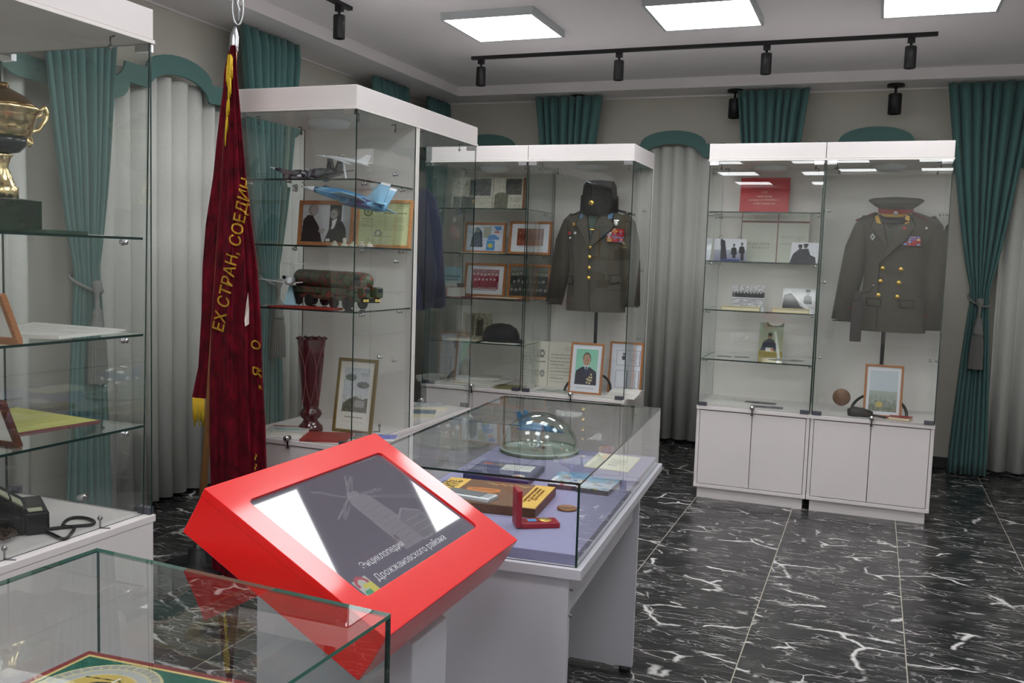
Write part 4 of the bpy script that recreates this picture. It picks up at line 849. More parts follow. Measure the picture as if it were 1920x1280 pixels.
# ---- uniforms
def uniform(nm, label, cpx, ypl, hem_py, top_py, m, W_=(.215, .205, .215, .24, .245), cuffs=((-.29, .02), (.24, .02)), rz=0.0, loc=None, Hj=None, buttons=(), lap=None, extra=None, piping=None, group='uniform jackets on stands'):
    if loc is None:
        c = ony(cpx, hem_py, ypl); z0 = c[2]; Hj = ony(cpx, top_py, ypl)[2]-z0; loc = (c[0], ypl, z0)
    t = thing(nm, label, 'jacket', loc, rz, group)
    zl = [0, .12, .3, .45, .6, .74, .84, .90, .945, .98, 1.0]
    al = [W_[0], W_[0]*.985, W_[0]*.955, W_[1]*.95, W_[1]*.98, W_[2], W_[3], W_[4], W_[4]*.86, W_[4]*.52, .075]
    bl = [.125, .125, .122, .12, .125, .130, .125, .112, .092, .078, .068]
    zz = np.linspace(0, 1, 46); A_ = np.interp(zz, zl, al); B_ = np.interp(zz, zl, bl); ne = 2.5; P = []
    for z, a, b in zip(zz, A_, B_):
        r = []
        for k in range(56):
            th = 2*pi*k/56; cx, sy = cos(th), sin(th); wr = 1+.012*sin(9*th+14*z)*(1-z)
            r.append((a*abs(cx)**(2/ne)*(1 if cx > 0 else -1)*wr, b*abs(sy)**(2/ne)*(1 if sy > 0 else -1)*wr, z*Hj))
        P.append(r)
    MB().grid(P, closed=True).build('body', m, t)
    def S(x, z, off=.003):
        a, b = np.interp(z/Hj, zz, A_), np.interp(z/Hj, zz, B_); q = max(0.0, 1-min(1, abs(x)/a)**ne)**(1/ne); return (x, -b*q*1.012-off, z)
    for s, (cx, cz) in zip((-1, 1), cuffs):
        sh = s*(W_[4]-.058); pth = [(sh-.02*s, .01, Hj*.93), (sh+.006*s, .0, Hj*.86), (sh*.72+cx*.28+.014*s, .0, Hj*.68), (sh*.42+cx*.58+.012*s, -.01, Hj*.40), (cx, -.03, cz)]
        sl = MB().tube(pth, [(.05, .055), (.078, .072), (.072, .078), (.062, .070), (.052, .060)], 18).build('sleeve', m, t)
        MB().tube([(cx, -.03, cz-.0015), (cx, -.03, cz-.004)], [(.046, .054), (.044, .05)], 18).build('sleeve_opening', mat('dark sleeve inside', (30, 30, 26), .9), sl)  # dark disc on the closed cuff stands in for the sleeve's shaded inside
        if piping:
            d = np.array(pth[-2])-np.array(pth[-1]); d /= np.linalg.norm(d); c0 = np.array(pth[-1])+d*.085; MB().tube([c0, c0+d*.004], [(.0545, .0635), (.0545, .0635)], 18, cap=False).build('cuff_piping', mat('red piping', (150, 48, 36), .7), sl)
    def L(px, py): p = ony(px, py, ypl-.10); return p[0]-loc[0], p[2]-loc[2]
    def patch(poly, th, mm, name, off=.007, px=True):
        if name in ('lapel', 'pocket_flap'):
            cx = sum(p[0] for p in poly)/len(poly); cy = sum(p[1] for p in poly)/len(poly)
            patch([(p[0]+2.2*(1 if p[0] > cx else -1), p[1]+2.2*(1 if p[1] > cy else -1)) for p in poly], th-.004, OLIVED, name+'_edge', off)  # darker outline put under lapels and flaps in place of their edge shade
        pts = [L(*p) for p in poly] if px else poly; n = len(pts); dens = []
        for k in range(n):
            a, b = np.array(pts[k]), np.array(pts[(k+1) % n])
            for q in range(5): dens.append(a+(b-a)*q/5)
        c = sum(dens)/len(dens); rings = []
        for sc, of in ((1, off-.010), (1, off+th), (.66, off+th), (.33, off+th)): rings.append([S(*(c+(p-c)*sc), of) for p in dens])
        mb = MB().grid(rings, smooth=False, closed=True); nn = len(dens); ctr = len(mb.v); mb.v.append(S(*c, off+th)); o = 3*nn
        for k in range(nn): mb.f.append((o+k, o+(k+1) % nn, ctr)); mb.m.append(0); mb.sm.append(False)
        return mb.build(name, mm, t)
    bm_ = MB().lathe([(0, -.004), (.0135, -.002), (.0155, .003), (.011, .008), (0, .010)], 14).mesh('button', BRASS)
    for b in buttons: o = put('button', bm_, t, loc=S(*L(*b), .009)); o.rotation_euler = (pi/2, 0, 0)
    if extra: extra(t, patch, S, L, Hj)
    return t, S, L
OLIVE = mat('olive wool', (72, 66, 56), .85, noise=.10, nscale=30, sheen=.15, bump=.12, bscale=700); OLIVED = mat('dark olive outline', (28, 25, 21), .9)
NAVYW = mat('navy wool', (38, 40, 74), .85, noise=.08, nscale=30, sheen=.1)
def ribbons(t, patch, S, L, px0, py0, px1, py1, rows, cols, seed, skew=0.0):
    rg = np.random.RandomState(seed); C = [(186, 40, 44), (226, 220, 214), (206, 160, 70), (90, 110, 190), (170, 30, 50), (196, 60, 48), (120, 150, 200)]
    p = Pic(cols*6, rows*4, (120, 40, 40))
    for r in range(rows):
        for c in range(cols):
            a, b = C[rg.randint(7)], C[rg.randint(7)]; p.rect(c/cols, r/rows, (c+.9)/cols, (r+.82)/rows, a).rect((c+.3)/cols, r/rows, (c+.55)/cols, (r+.82)/rows, b)
    def cr(u, v): x, z = L(px0+(px1-px0)*u, py0+(py1-py0)*v+skew*u); return S(x, z, .0125)
    patch([(px0-.5, py0-.5), (px1+.5, py0-.5+skew), (px1+.5, py1+.5+skew), (px0-.5, py1+.5)], .004, mat('ribbon backing', (90, 24, 30), .7), 'ribbon_board')
    put('ribbon_rows', p.mesh('ribbon_rows', cr, PRINT), t)
GILT = mat('gilt embroidery', (186, 148, 62), .5, metal=.3); SILVERB = mat('silver badge', (206, 206, 206), .3, metal=.6); REDB = mat('red enamel', (178, 44, 40), .3); BLUEB = mat('blue collar tab', (70, 104, 140), .6)
def badge(t, S, L, px, py, r, m, name='badge', n=8):
    o = MB().lathe([(0, -.001), (r, 0), (r*.9, .003), (r*.3, .004), (0, .005)], n, smooth=False).build(name, m, t, loc=S(*L(px, py), .016)); o.rotation_euler = (pi/2, 0, 0); return o
def ex_m2(t, patch, S, L, Hj):
    patch([(1100, 399), (1130, 399), (1112, 457), (1108, 457)], .003, mat('khaki shirt', (104, 106, 88), .8), 'shirt_front'); patch([(1108, 401), (1122, 401), (1120, 436), (1112, 452), (1107, 436)], .006, mat('dark green tie', (46, 66, 58), .7), 'tie')
    patch([(1109, 429), (1118, 430), (1118, 432), (1109, 431)], .008, BRASS, 'tie_clip')
    patch([(1090, 396), (1101, 398), (1110, 462), (1106, 460), (1088, 428), (1082, 422), (1086, 416)], .012, OLIVE, 'lapel'); patch([(1146, 396), (1128, 398), (1108, 462), (1113, 461), (1148, 430), (1153, 422), (1148, 416)], .012, OLIVE, 'lapel')
    for a in ([(1089, 400), (1095, 399), (1093, 410), (1088, 409)], [(1141, 400), (1149, 399), (1149, 410), (1142, 411)]): patch(a, .011, BLUEB, 'collar_tab', .012)
    for a in ([(1068, 399), (1088, 390), (1092, 395), (1068, 404)], [(1150, 390), (1184, 399), (1184, 404), (1150, 395)]): patch(a, .007, BLACK, 'shoulder_board')
    for p in ((1072, 397), (1081, 393), (1163, 392), (1172, 394), (1170, 397)): badge(t, S, L, *p, .006, SILVERB, 'star', 5)
    for a in ([(1058, 518), (1074, 520), (1073, 532), (1057, 530)], [(1145, 518), (1165, 516), (1166, 527), (1147, 531)]): patch(a, .006, OLIVE, 'pocket_flap')
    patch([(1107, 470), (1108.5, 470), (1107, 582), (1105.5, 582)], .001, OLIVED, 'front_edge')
    ribbons(t, patch, S, L, 1141, 428, 1169, 453, 7, 3, 4, 2)
    badge(t, S, L, 1156, 419, .016, SILVERB, 'star_medal', 10); patch([(1152, 412), (1160, 412), (1160, 415), (1152, 415)], .006, SILVERB, 'medal_bar'); badge(t, S, L, 1078, 420, .010, GILT); patch([(1076, 422), (1088, 416), (1087, 419), (1078, 424)], .006, GILT, 'wing_badge'); badge(t, S, L, 1069, 437, .012, REDB, 'star_medal', 5); badge(t, S, L, 1081, 437, .010, SILVERB); badge(t, S, L, 1070, 446, .008, SILVERB)
u1 = uniform('uniform_jacket', 'olive single-breasted uniform jacket with blue collar tabs and rows of ribbons', 1116, MY+.29, 583, 394, OLIVE, W_=(.205, .198, .215, .235, .236), cuffs=((-.295, .04), (.262, .045)), buttons=((1109, 463), (1108, 482), (1107, 502), (1106, 521)), extra=ex_m2)
def ex_r2(t, patch, S, L, Hj):
    patch([(1652, 402), (1690, 402), (1668, 470), (1660, 455)], .002, mat('dark shirt', (70, 70, 62), .8), 'shirt_front')
    patch([(1643, 398), (1652, 402), (1664, 462), (1654, 452), (1634, 426)], .012, OLIVE, 'lapel'); patch([(1700, 398), (1690, 402), (1652, 488), (1649, 493), (1700, 448), (1716, 424)], .012, OLIVE, 'lapel')
    for a in ([(1640, 405), (1647, 403), (1652, 420), (1644, 418)], [(1698, 403), (1706, 405), (1704, 418), (1696, 421)]): patch(a, .011, GILT, 'collar_tab', .012)
    for a in ([(1604, 410), (1640, 396), (1640, 400), (1604, 414)], [(1712, 398), (1742, 411), (1742, 415), (1712, 402)]): patch(a, .006, mat('dark red shoulder edge', (96, 30, 26), .7), 'shoulder_board')
    patch([(1636, 437), (1641, 444), (1636, 451), (1631, 444)], .007, SILVERB, 'diamond_badge'); badge(t, S, L, 1636, 444, .006, BLACK, 'badge_centre')
    ribbons(t, patch, S, L, 1694, 443, 1726, 460, 4, 4, 9, 1.5); badge(t, S, L, 1695, 429, .012, REDB, 'star_medal', 5); badge(t, S, L, 1737, 428, .007, SILVERB)
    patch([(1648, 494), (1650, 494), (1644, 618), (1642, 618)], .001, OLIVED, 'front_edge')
    for a in ([(1626, 560), (1650, 562), (1650, 573), (1626, 571)], [(1688, 564), (1712, 564), (1712, 575), (1688, 575)]): patch(a, .005, OLIVE, 'pocket_flap')
u2 = uniform('uniform_jacket', 'dark olive double-breasted uniform jacket with six gold buttons and gold collar tabs', 1671, RY+.30, 621, 396, OLIVE, W_=(.195, .190, .212, .232, .238), cuffs=((-.300, .055), (.218, .025)), buttons=((1655, 503), (1689, 505), (1651, 527), (1685, 530), (1647, 553), (1682, 556)), extra=ex_r2, piping=True)
uniform('uniform_jacket', 'navy uniform jacket seen edge-on in the cabinet behind the model cabinet', 0, 0, 0, 0, NAVYW, loc=(-2.56, 4.70, 1.20), Hj=.70, rz=pi-.1, cuffs=((-.27, .02), (.27, .02)))
def stand(label, x, y, top, arm):
    t = thing('jacket_stand', label, 'stand', (x, y, WT), 0, 'black jacket stands'); 
    MB().tube([(0, 0, .02), (0, 0, top-WT)], .012, 12).build('pole', BLACK, t); ft = MB()
    for s in (-1, 1): ft.tube([(0, 0, .03)]+[(s*(.03+arm*sin(a)), -.05*sin(a)-.10*(1-cos(a)), .02+.10*cos(a)) for a in np.linspace(0, pi/2, 9)]+[(s*(.03+arm), -.15, .009)], .009, 8)
    ft.build('curved_feet', BLACK, t)
    MB().tube([(-.12, 0, top-WT-.06), (0, 0, top-WT), (.12, 0, top-WT-.06)], .009, 8).build('shoulder_bar', BLACK, t)
stand('black pole stand under the single-breasted uniform', ony(1116, 640, MY+.30)[0], MY+.30, 1.80, .13)
stand('black pole stand under the double-breasted uniform', ony(1655, 650, RY+.30)[0], RY+.30, 1.80, .13)
stand('black pole stand under the navy jacket', -2.56, 4.70, 1.80, .13)
# fur hat
c = ony(1123, 404, MY+.27); hh = ony(1123, 339, MY+.27)[2]-c[2]
t = thing('fur_hat', 'black round fur hat with a gold badge above the single-breasted uniform', 'hat', (c[0], MY+.27, c[2]))
FUR = mat('black fur', (15, 14, 17), .9, noise=.3, nscale=120, bump=.9, bscale=260, sheen=.06, spec=.2)
MB().lathe([(0, 0), (.108, 0), (.120, .03), (.122, hh*.45), (.112, hh*.85), (.094, hh*.98), (.05, hh*1.0), (0, hh*.97)], 36, fr=lambda a, z: 1+.015*sin(13*a+40*z)).build('crown', FUR, t)
MB().lathe([(.109, 0), (.126, .0), (.130, .03), (.128, hh*.55), (.121, hh*.58)], 36, fr=lambda a, z: 1+.012*sin(17*a)).build('turned_up_brim', FUR, t)
o = MB().lathe([(0, 0), (.018, 0), (.020, .004), (.012, .007), (0, .009)], 14).build('badge', BRASS, t, loc=(-.018, -.129, hh*.33)); o.rotation_euler = (pi/2, 0, 0)
o = MB().lathe([(0, 0), (.006, 0), (.004, .004), (0, .005)], 5).build('badge_star', REDB, t, loc=(-.018, -.136, hh*.33)); o.rotation_euler = (pi/2, 0, 0)
MB().lathe([(0, -.10), (.012, -.10), (.012, .12), (0, .12)], 10).build('inner_peg', BLACK, t)
# peaked cap
c = ony(1679, 402, RY+.27); t = thing('peaked_cap', 'olive peaked cap with red and gold band above the double-breasted uniform', 'hat', M=TR(c[0], RY+.27, c[2]-.008, 0, .16))
CAPG = mat('dark olive cap cloth', (74, 70, 60), .85, noise=.06, nscale=40); CB = mat('cap red band', (140, 36, 28), .8)
MB().lathe([(.098, .045), (.125, .062), (.158, .088), (.160, .094), (.145, .102), (.06, .110), (0, .110)], 40, sy=.85).build('crown', CAPG, t)
MB().lathe([(.095, 0), (.100, .004), (.101, .046), (.098, .05)], 40, sy=.86).build('band', CB, t); MB().lathe([(.1012, -.001), (.1025, 0), (.1025, .017), (.1012, .018)], 40, sy=.86).build('gold_braid', GILT, t)
vs = [[((.094+.055*q*max(0, sin(-a))**.7)*cos(a), .86*(.094+.055*q*max(0, sin(-a))**.7)*sin(a), .002-.030*q*max(0, sin(-a))) for a in np.linspace(pi*1.08, pi*1.92, 22)] for q in np.linspace(0, 1, 5)]
v_ = MB().grid(vs).build('visor', mat('black patent leather', (22, 22, 26), .15), t, fix=False); sd = v_.modifiers.new('t', 'SOLIDIFY'); sd.thickness = .003
o = MB().lathe([(0, 0), (.014, 0), (.012, .004), (0, .006)], 12).build('cockade', SILVERB, t, loc=(0, -.088, .025)); o.rotation_euler = (pi/2, 0, 0)
MB().lathe([(0, -.2), (.013, -.2), (.013, .05), (.05, .06), (0, .07)], 10).build('inner_peg', BLACK, t)
# holster strap hanging at the uniform's side
a0 = ony(1605, 545, RY+.14); a1 = ony(1603, 640, RY+.14)
t = thing('leather_strap', 'dark leather strap hanging beside the double-breasted uniform', 'strap', (a1[0], RY+.14, a1[2])); hl = a0[2]-a1[2]
LEA = mat('dark brown leather', (44, 34, 32), .5, bump=.2, bscale=300)
MB().box(-.033, -.012, .0, .033, .006, hl*.8).build('flap', LEA, t, .004); MB().box(-.022, -.008, hl*.8, .030, .004, hl).build('loop', LEA, t, .004); MB().tube([(.02, -.012, hl*.96), (.06, -.02, hl*1.0), (.085, -.02, hl*1.12)], .006, 8).build('cord', LEA, t); MB().lathe([(0, -.005), (.009, 0), (0, .005)], 10, (.085, -.024, hl*1.12)).build('buckle', CHROME, t)
# floor of the right cabinet
P_ = Pic(80, 110, (226, 228, 234)); P_.rect(.1, .08, .9, .92, (196, 206, 214)).vgrad(.5, .92, (170, 182, 176), (120, 126, 110), .1, .9).noise(18, 4, 3, (.1, .6, .9, .92)).ell(.4, .78, .1, .06, (196, 180, 110))
framed('wood framed picture with a pale upper half standing below the double-breasted uniform', (1617, 777), (1690, 779), (1624, 683), RY+.14, WT, P_, b=.014, lean=.13, pm=PRINTG)
x, y = ony(1577, 757, RY+.24)[0], RY+.24
t = thing('medallion', 'round bronze medallion standing on a clear block', 'medallion', (x, y, WT)); o = MB().lathe([(0, 0), (.052, 0), (.054, .003), (.054, .010), (.050, .012), (0, .011)], 32).build('disc', mat('old bronze', (122, 92, 74), .45, metal=.6, noise=.15, nscale=60), t, loc=(0, .004, .092)); o.rotation_euler = (pi/2-.12, 0, 0)
MB().box(-.058, -.03, 0, .058, .03, .040).build('clear_block', [GLASS], t, .004)
x = ony(1613, 775, RY+.10)[0]; t = thing('leather_holster', 'small dark brown leather holster lying in front of the wood framed picture', 'holster', (x, RY+.09, WT), .08)
MB().tube([(-.075, 0, .024), (-.04, 0, .027), (.02, 0, .024), (.07, 0, .018)], [(.012, .02), (.024, .034), (.022, .030), (.014, .020)], 12).build('pouch', LEA, t); MB().tube([(.05, 0, .02), (.11, -.01, .012), (.15, -.015, .008)], .007, 8).build('strap', LEA, t)
book('book', 'small red book lying at the right of the cabinet floor under the double-breasted uniform', (ony(1688, 786, RY+.10)[0], RY+.11, WT), .125, .10, .020, -.25, mat('red book cover', (156, 42, 40), .5))
# ---- middle pair, left cabinet
P_ = Pic(130, 60, (222, 218, 204)); P_.rect(.25, .03, .54, .55, (110, 112, 112)).rect(.74, .03, .95, .52, (96, 94, 90)).rect(.02, .58, .32, .99, (138, 138, 134)).rect(.59, .52, .78, .99, (120, 118, 100)).ell(.685, .55, .09, .1, (120, 118, 100)).noise(16, 3, 2).lines(.05, .22, .1, .4, 5, (170, 166, 156), .25).lines(.34, .54, .62, .9, 5, (180, 176, 166), .25).lines(.80, .95, .6, .92, 6, (170, 166, 156), .25).rect(.565, 0, .575, 1, (180, 172, 156)).rect(.97, 0, 1, 1, (150, 96, 56))
sheet_stand('open photo album standing on the top shelf of the back middle pair', (846, 389), (982, 390), (848, 333), MY+.33, MZ[0], P_, 'album', 'photo_album', PRINT, .10, None, False, .012, back=mat('brown album cover', (140, 84, 52), .6))
P_ = Pic(90, 64, (214, 222, 238)); P_.poly([(.12, .85), (.15, .5), (.25, .2), (.34, .14), (.42, .3), (.46, .85)], (70, 88, 104)).ell(.29, .2, .06, .1, (120, 130, 136)).noise(14, 2, 3).rect(.46, .08, .66, .5, (176, 180, 168)).poly([(.72, .06), (.92, .06), (.92, .2), (.8, .22)], (70, 140, 210)).rect(.74, .24, .88, .32, (226, 120, 116)).poly([(.58, .42), (.74, .36), (.88, .48), (.88, .56), (.58, .58)], (96, 150, 214)).rect(.56, .6, .78, .96, (66, 150, 216)).ell(.66, .78, .07, .08, (214, 206, 90))
framed('wood framed collage with a soldier and blue shapes on the second shelf', (868, 470), (945, 471), (870, 416), MY+.33, MZ[1], P_)
framed('wood framed red tinted group photo on the second shelf', (952, 472), (1031, 473), (954, 414), MY+.33, MZ[1], group_photo(90, 64, (150, 84, 60), (126, 52, 40), (196, 130, 96), 3, .16, 1, 6))
framed('wood framed crimson group photo on the third shelf', (868, 549), (945, 551), (870, 492), MY+.33, MZ[2], group_photo(90, 64, (168, 120, 130), (150, 50, 70), (226, 196, 200), 5, .13, 2, 7))
framed('wood framed dark grey school group photo on the third shelf', (949, 555), (1029, 557), (951, 494), MY+.33, MZ[2], group_photo(90, 66, (120, 122, 112), (62, 62, 58), (150, 148, 138), 6, 0, 3, 9))
P_ = Pic(50, 60, (150, 190, 204)); P_.rect(.1, .3, .9, .36, (110, 130, 140)).rect(.1, .42, .8, .46, (110, 130, 140)).rect(0, .5, 1, 1, (198, 206, 206))
sheet_stand('pale blue booklet standing at the left of the third shelf', (831, 549), (863, 550), (832, 500), MY+.30, MZ[2], P_, 'booklet', 'booklet', PRINT, .10, None, False, .006)
for k, (a, b, l, cv) in enumerate(((817, 838, 'first small white book at the left end of the third shelf', PAPER), (840, 865, 'second small white book with a red spine on the third shelf', mat('red spine', (170, 60, 60), .6)))):
    A, B = ony(a, 553, MY+.15), ony(b, 553, MY+.15); book('book', l, ((A[0]+B[0])/2, MY+.17, MZ[2]), B[0]-A[0], .10, .07, 0, cv, PAPER, 'small books on the third shelf')
A, B = ony(863, 553, MY+.2), ony(878, 553, MY+.2); t = thing('book', 'grey book leaning against the small white books on the third shelf', 'book', M=TR(A[0], MY+.14, MZ[2]+.002) @ Matrix.Rotation(-.30, 4, 'Y')); GC = mat('grey book cover', (96, 104, 112), .5)
MB().box(.003, 0, .003, .022, .11, .087).build('pages', PAPER, t); MB().box(0, 0, 0, .003, .112, .09).box(.022, 0, 0, .025, .112, .09).box(0, .112, 0, .025, .115, .09).build('cover', GC, t)
sheet_at('red folder lying under papers on the third shelf', (MX0+MX1)/2+.06, MY+.20, MZ[2], .42, .18, .03, mat('dark red folder', (130, 40, 48), .6), th=.006, name='folder', cat='folder'); sheet_at('cream paper lying on the red folder of the third shelf', (MX0+MX1)/2+.10, MY+.16, MZ[2]+.0065, .34, .12, -.08, CREAM)
sheet_at('cream paper lying in front of the frames on the second shelf', (MX0+MX1)/2-.02, MY+.14, MZ[1], .30, .16, .08, CREAM, th=.004)
P_ = Pic(60, 54, (168, 162, 140)); P_.noise(26, 4, 9).rect(.1, .1, .4, .9, (110, 104, 86)).rect(.45, .2, .7, .9, (80, 76, 62)).ell(.55, .2, .08, .1, (150, 140, 116))
sheet_stand('sepia photo standing behind the black cap on the lowest shelf', (866, 635), (921, 636), (868, 586), MY+.36, MZ[3], P_, wire=False, lean=.1)
c = ony(937, 638, MY+.22); t = thing('black_cap', 'black felt cap lying on the lowest shelf of the back middle pair', 'hat', (c[0], MY+.24, MZ[3]), .2); FE = mat('black felt', (30, 28, 32), .9, noise=.1, nscale=80, sheen=.2)
MB().lathe([(0, 0), (.125, 0), (.13, .02), (.125, .055), (.105, .095), (.06, .122), (0, .13)], 30, sx=1.05, sy=.85).build('crown', FE, t); MB().lathe([(.10, .0), (.155, .002), (.157, .008), (.13, .018)], 30, (.02, -.01, 0), sx=1.0, sy=.85).build('brim', FE, t)
sheet_at('first paper sheet on the lowest shelf, left of the black cap', MX0+.20, MY+.17, MZ[3], .24, .15, .1, CREAM, group='papers beside the black cap'); sheet_at('second paper sheet on the lowest shelf, in front of the black cap', MX0+.52, MY+.09, MZ[3], .26, .10, -.1, PAPER, group='papers beside the black cap')
for k in range(5):
    sheet_at(['bottom sheet', 'second sheet', 'third sheet', 'fourth sheet', 'top sheet'][k]+' of the white papers on the cabinet floor, back middle pair left', MX0+.28+.04*(k % 3), MY+.22+.02*k, WT+.008*k, .40-.04*k, .26-.02*k, .12*(k-2), PAPER, th=.008, group='white papers on the cabinet floor')
sheet_at('mustard folder on the cabinet floor right of the white papers', MX1-.13, MY+.15, WT, .2, .22, .15, mat('mustard paper', (150, 140, 92), .7), th=.003, name='folder', cat='folder')
# ---- middle pair, right cabinet floor
P_ = Pic(110, 100, (222, 218, 204)); P_.rect(.30, 0, .32, 1, (168, 160, 140)).ring(.15, .28, .06, .09, .5, (120, 120, 116)).lines(.08, .24, .45, .50, 1, (90, 90, 90), .4).ring(.17, .72, .06, .08, .3, (150, 150, 150)).lines(.36, .95, .28, .95, 9, (160, 158, 150), .22).rect(.7, .1, .95, .2, (206, 204, 196))
sheet_stand('open cream certificate standing left of the officer portrait', (1004, 727), (1076, 729), (1007, 639), MY+.36, WT, P_, 'certificate', 'certificate', PRINT, .08, None, False, .006, rz=.1)
P_ = Pic(74, 100, (226, 228, 236)); P_.rect(.13, .10, .87, .84, (150, 206, 184)).vgrad(.1, .84, (140, 204, 178), (166, 214, 196), .13, .87).poly([(.14, .84), (.16, .56), (.36, .47), (.62, .47), (.84, .56), (.87, .84)], (44, 42, 62)).ell(.50, .30, .135, .135, (86, 74, 66)).ell(.50, .33, .12, .13, (186, 146, 122)).poly([(.42, .44), (.58, .44), (.50, .58)], (220, 224, 230)).rect(.475, .46, .525, .62, (40, 60, 96)).rect(.46, .325, .49, .34, (90, 70, 62)).rect(.54, .325, .57, .34, (90, 70, 62))
for (x, y) in ((.68, .62), (.63, .68), (.7, .68), (.62, .74), (.69, .74), (.56, .72), (.64, .80), (.55, .79)): P_.ell(x, y, .03, .022, (214, 200, 150))
P_.lines(.2, .8, .89, .94, 2, (170, 170, 180), .3)
framed('wood framed portrait of an officer with medals on a green background', (1064, 731), (1126, 733), (1069, 642), MY+.12, WT, P_, b=.014, lean=.16)
P_ = Pic(70, 100, (222, 226, 236)); P_.rect(.18, .14, .95, .46, (140, 140, 150)).rect(.2, .155, .93, .445, (226, 228, 236)).rect(.18, .56, .95, .92, (140, 140, 150)).rect(.2, .575, .93, .905, (226, 228, 236)).rect(.55, .56, .58, .92, (110, 110, 118)).ell(.42, .30, .06, .05, (60, 60, 70)).rect(.38, .2, .48, .235, (60, 60, 70)).lines(.62, .9, .2, .42, 5, (170, 172, 180), .3).lines(.62, .9, .62, .86, 6, (170, 172, 180), .3)
framed('wood framed sheet of two documents standing right of the officer portrait', (1138, 729), (1201, 731), (1140, 640), MY+.32, WT, P_, b=.014, lean=.12)
P_ = doc_pic(40, 90, (206, 212, 214), (170, 174, 178), 3, n=16); sheet_stand('greenish white leaflet standing at the left of the uniform cabinet floor', (984, 727), (1006, 728), (986, 640), MY+.40, WT, P_, 'leaflet', 'leaflet', PRINT, .08, None, False, .003)
for k in range(4): sheet_at(['bottom', 'second', 'third', 'top'][k]+' booklet of the white pile right of the officer portrait', ony(1168, 735, MY+.14)[0]+.004*k, MY+.16, WT+.010*k, .20, .20, .05*k, PAPER, th=.0095, name='booklet', cat='booklet', group='pile of white booklets')
sheet_at('magazine lying flat in front of the open cream certificate', ony(1040, 735, MY+.12)[0], MY+.13, WT, .24, .16, -.1, PAPER, Pic(60, 40, (170, 176, 166)).noise(24, 4, 6).rect(.1, .1, .4, .4, (220, 220, 214)), th=.005, name='magazine', cat='magazine')
sheet_at('white sheet lying in front of the officer portrait', ony(1120, 742, MY+.07)[0], MY+.06, WT, .28, .08, .03, PAPER)
# ---- model cabinet
gy = GYA+.33
P_ = Pic(110, 84, (206, 208, 214)); P_.rect(.56, 0, .80, 1, (34, 33, 36)).vgrad(0, 1, (214, 216, 222), (180, 182, 188), 0, .56).rect(.84, 0, 1, 1, (176, 178, 184))
P_.poly([(0, 1), (.03, .42), (.12, .28), (.24, .30), (.36, .60), (.44, 1)], (30, 30, 33)).poly([(.20, .26), (.30, .40), (.33, .52), (.26, .38)], (224, 224, 226)).ell(.23, .15, .10, .145, (120, 116, 116)).ell(.24, .15, .085, .135, (168, 164, 162)).poly([(.47, 1), (.52, .80), (.60, .52), (.70, .40), (.82, .44), (.90, .62), (.92, 1)], (28, 28, 31)).ell(.67, .22, .09, .13, (84, 82, 84)).ell(.645, .26, .075, .12, (156, 152, 150)).poly([(.62, .42), (.72, .36), (.67, .60), (.61, .66)], (226, 226, 228)).poly([(.34, .68), (.46, .62), (.50, .68), (.42, .80)], (170, 166, 164)).rect(.57, .245, .67, .265, (40, 40, 42)).ell(.53, .93, .02, .04, (230, 230, 230)).ell(.57, .93, .02, .04, (230, 230, 230))
framed('wood framed black and white photo of two men in suits facing each other', (556, 456), (660, 459), (559, 375), gy+.12, GZ[1], P_, b=.022, lean=.10)
P_ = Pic(100, 84, (206, 214, 164)); P_.noise(3, 3, 2).ring(.18, .22, .09, .11, .55, (120, 134, 92)).ell(.18, .22, .03, .04, (130, 140, 100)).rect(.06, .37, .28, .385, (70, 76, 56)).lines(.06, .28, .42, .58, 5, (160, 166, 124), .3).lines(.48, .94, .24, .27, 1, (120, 126, 92), .6).lines(.5, .9, .34, .68, 7, (150, 156, 116), .25).lines(.75, .96, .04, .16, 4, (160, 166, 124), .3).ring(.40, .72, .07, .085, .6, (130, 140, 120)).lines(.3, .7, .78, .82, 1, (140, 146, 110), .5)
framed('wood framed pale green certificate right of the photo of two men', (664, 459), (768, 462), (668, 374), gy+.12, GZ[1], P_, fm=wood_mat('light wood frame', (176, 124, 76), (206, 156, 104), 18), b=.016, lean=.10)
# crystal pieces: the jet's clear stand
ACR = MATS['dome glass']
def place_jet(label, nose, tail, yn, yt, args, kind='fighter', roll=0.0, clear=None, zsh=0.0, lc=None):
    a, b = ony(*nose, yn), ony(*tail, yt); x, y, z, L = axes(a, b, roll); t = thing('aircraft_model', label, 'model', M=frameM((a+b)/2, x, y, z), group='model aircraft'); jet(t, L, *args, kind=kind)
    Mi = t.matrix_world.inverted() if False else frameM((a+b)/2, x, y, z).inverted(); c = (a+b)/2; drop = c[2]-zsh
    f = np.array([c[0]+.02, c[1], zsh]); m = MB(); m.tube([tuple(Mi @ Vector((c[0], c[1], c[2]-.012))), tuple(Mi @ Vector((f[0], f[1], zsh+.008)))], .005, 8)
    R = Mi.to_3x3(); q = [Mi @ Vector((f[0]+dx, f[1]+dy, zsh+dz)) for dz in (.001, .009) for dx, dy in ((-.05, -.03), (.05, -.03), (.05, .03), (-.05, .03))]
    m.add(q, [(3, 2, 1, 0), (4, 5, 6, 7), (0, 1, 5, 4), (1, 2, 6, 5), (2, 3, 7, 6), (3, 0, 4, 7)]); m.build('stand', clear or GLASS, t); return t
place_jet('large pale blue jet model with white nose above the two wood frames', (564, 348), (731, 391), GYA+.20, GYA+.26, (BLUEJ, PALEJ, WHITEP, PALEJ), zsh=GZ[1], roll=.18)
place_jet('white swept-wing bomber model tilted on a stand on the top shelf', (594, 290), (694, 308), GYA+.30, GYA+.40, (WHITEP, WHITEP, WHITEP, WHITEP), kind='bomber', roll=-.25, clear=WHITEP, zsh=GZ[0])
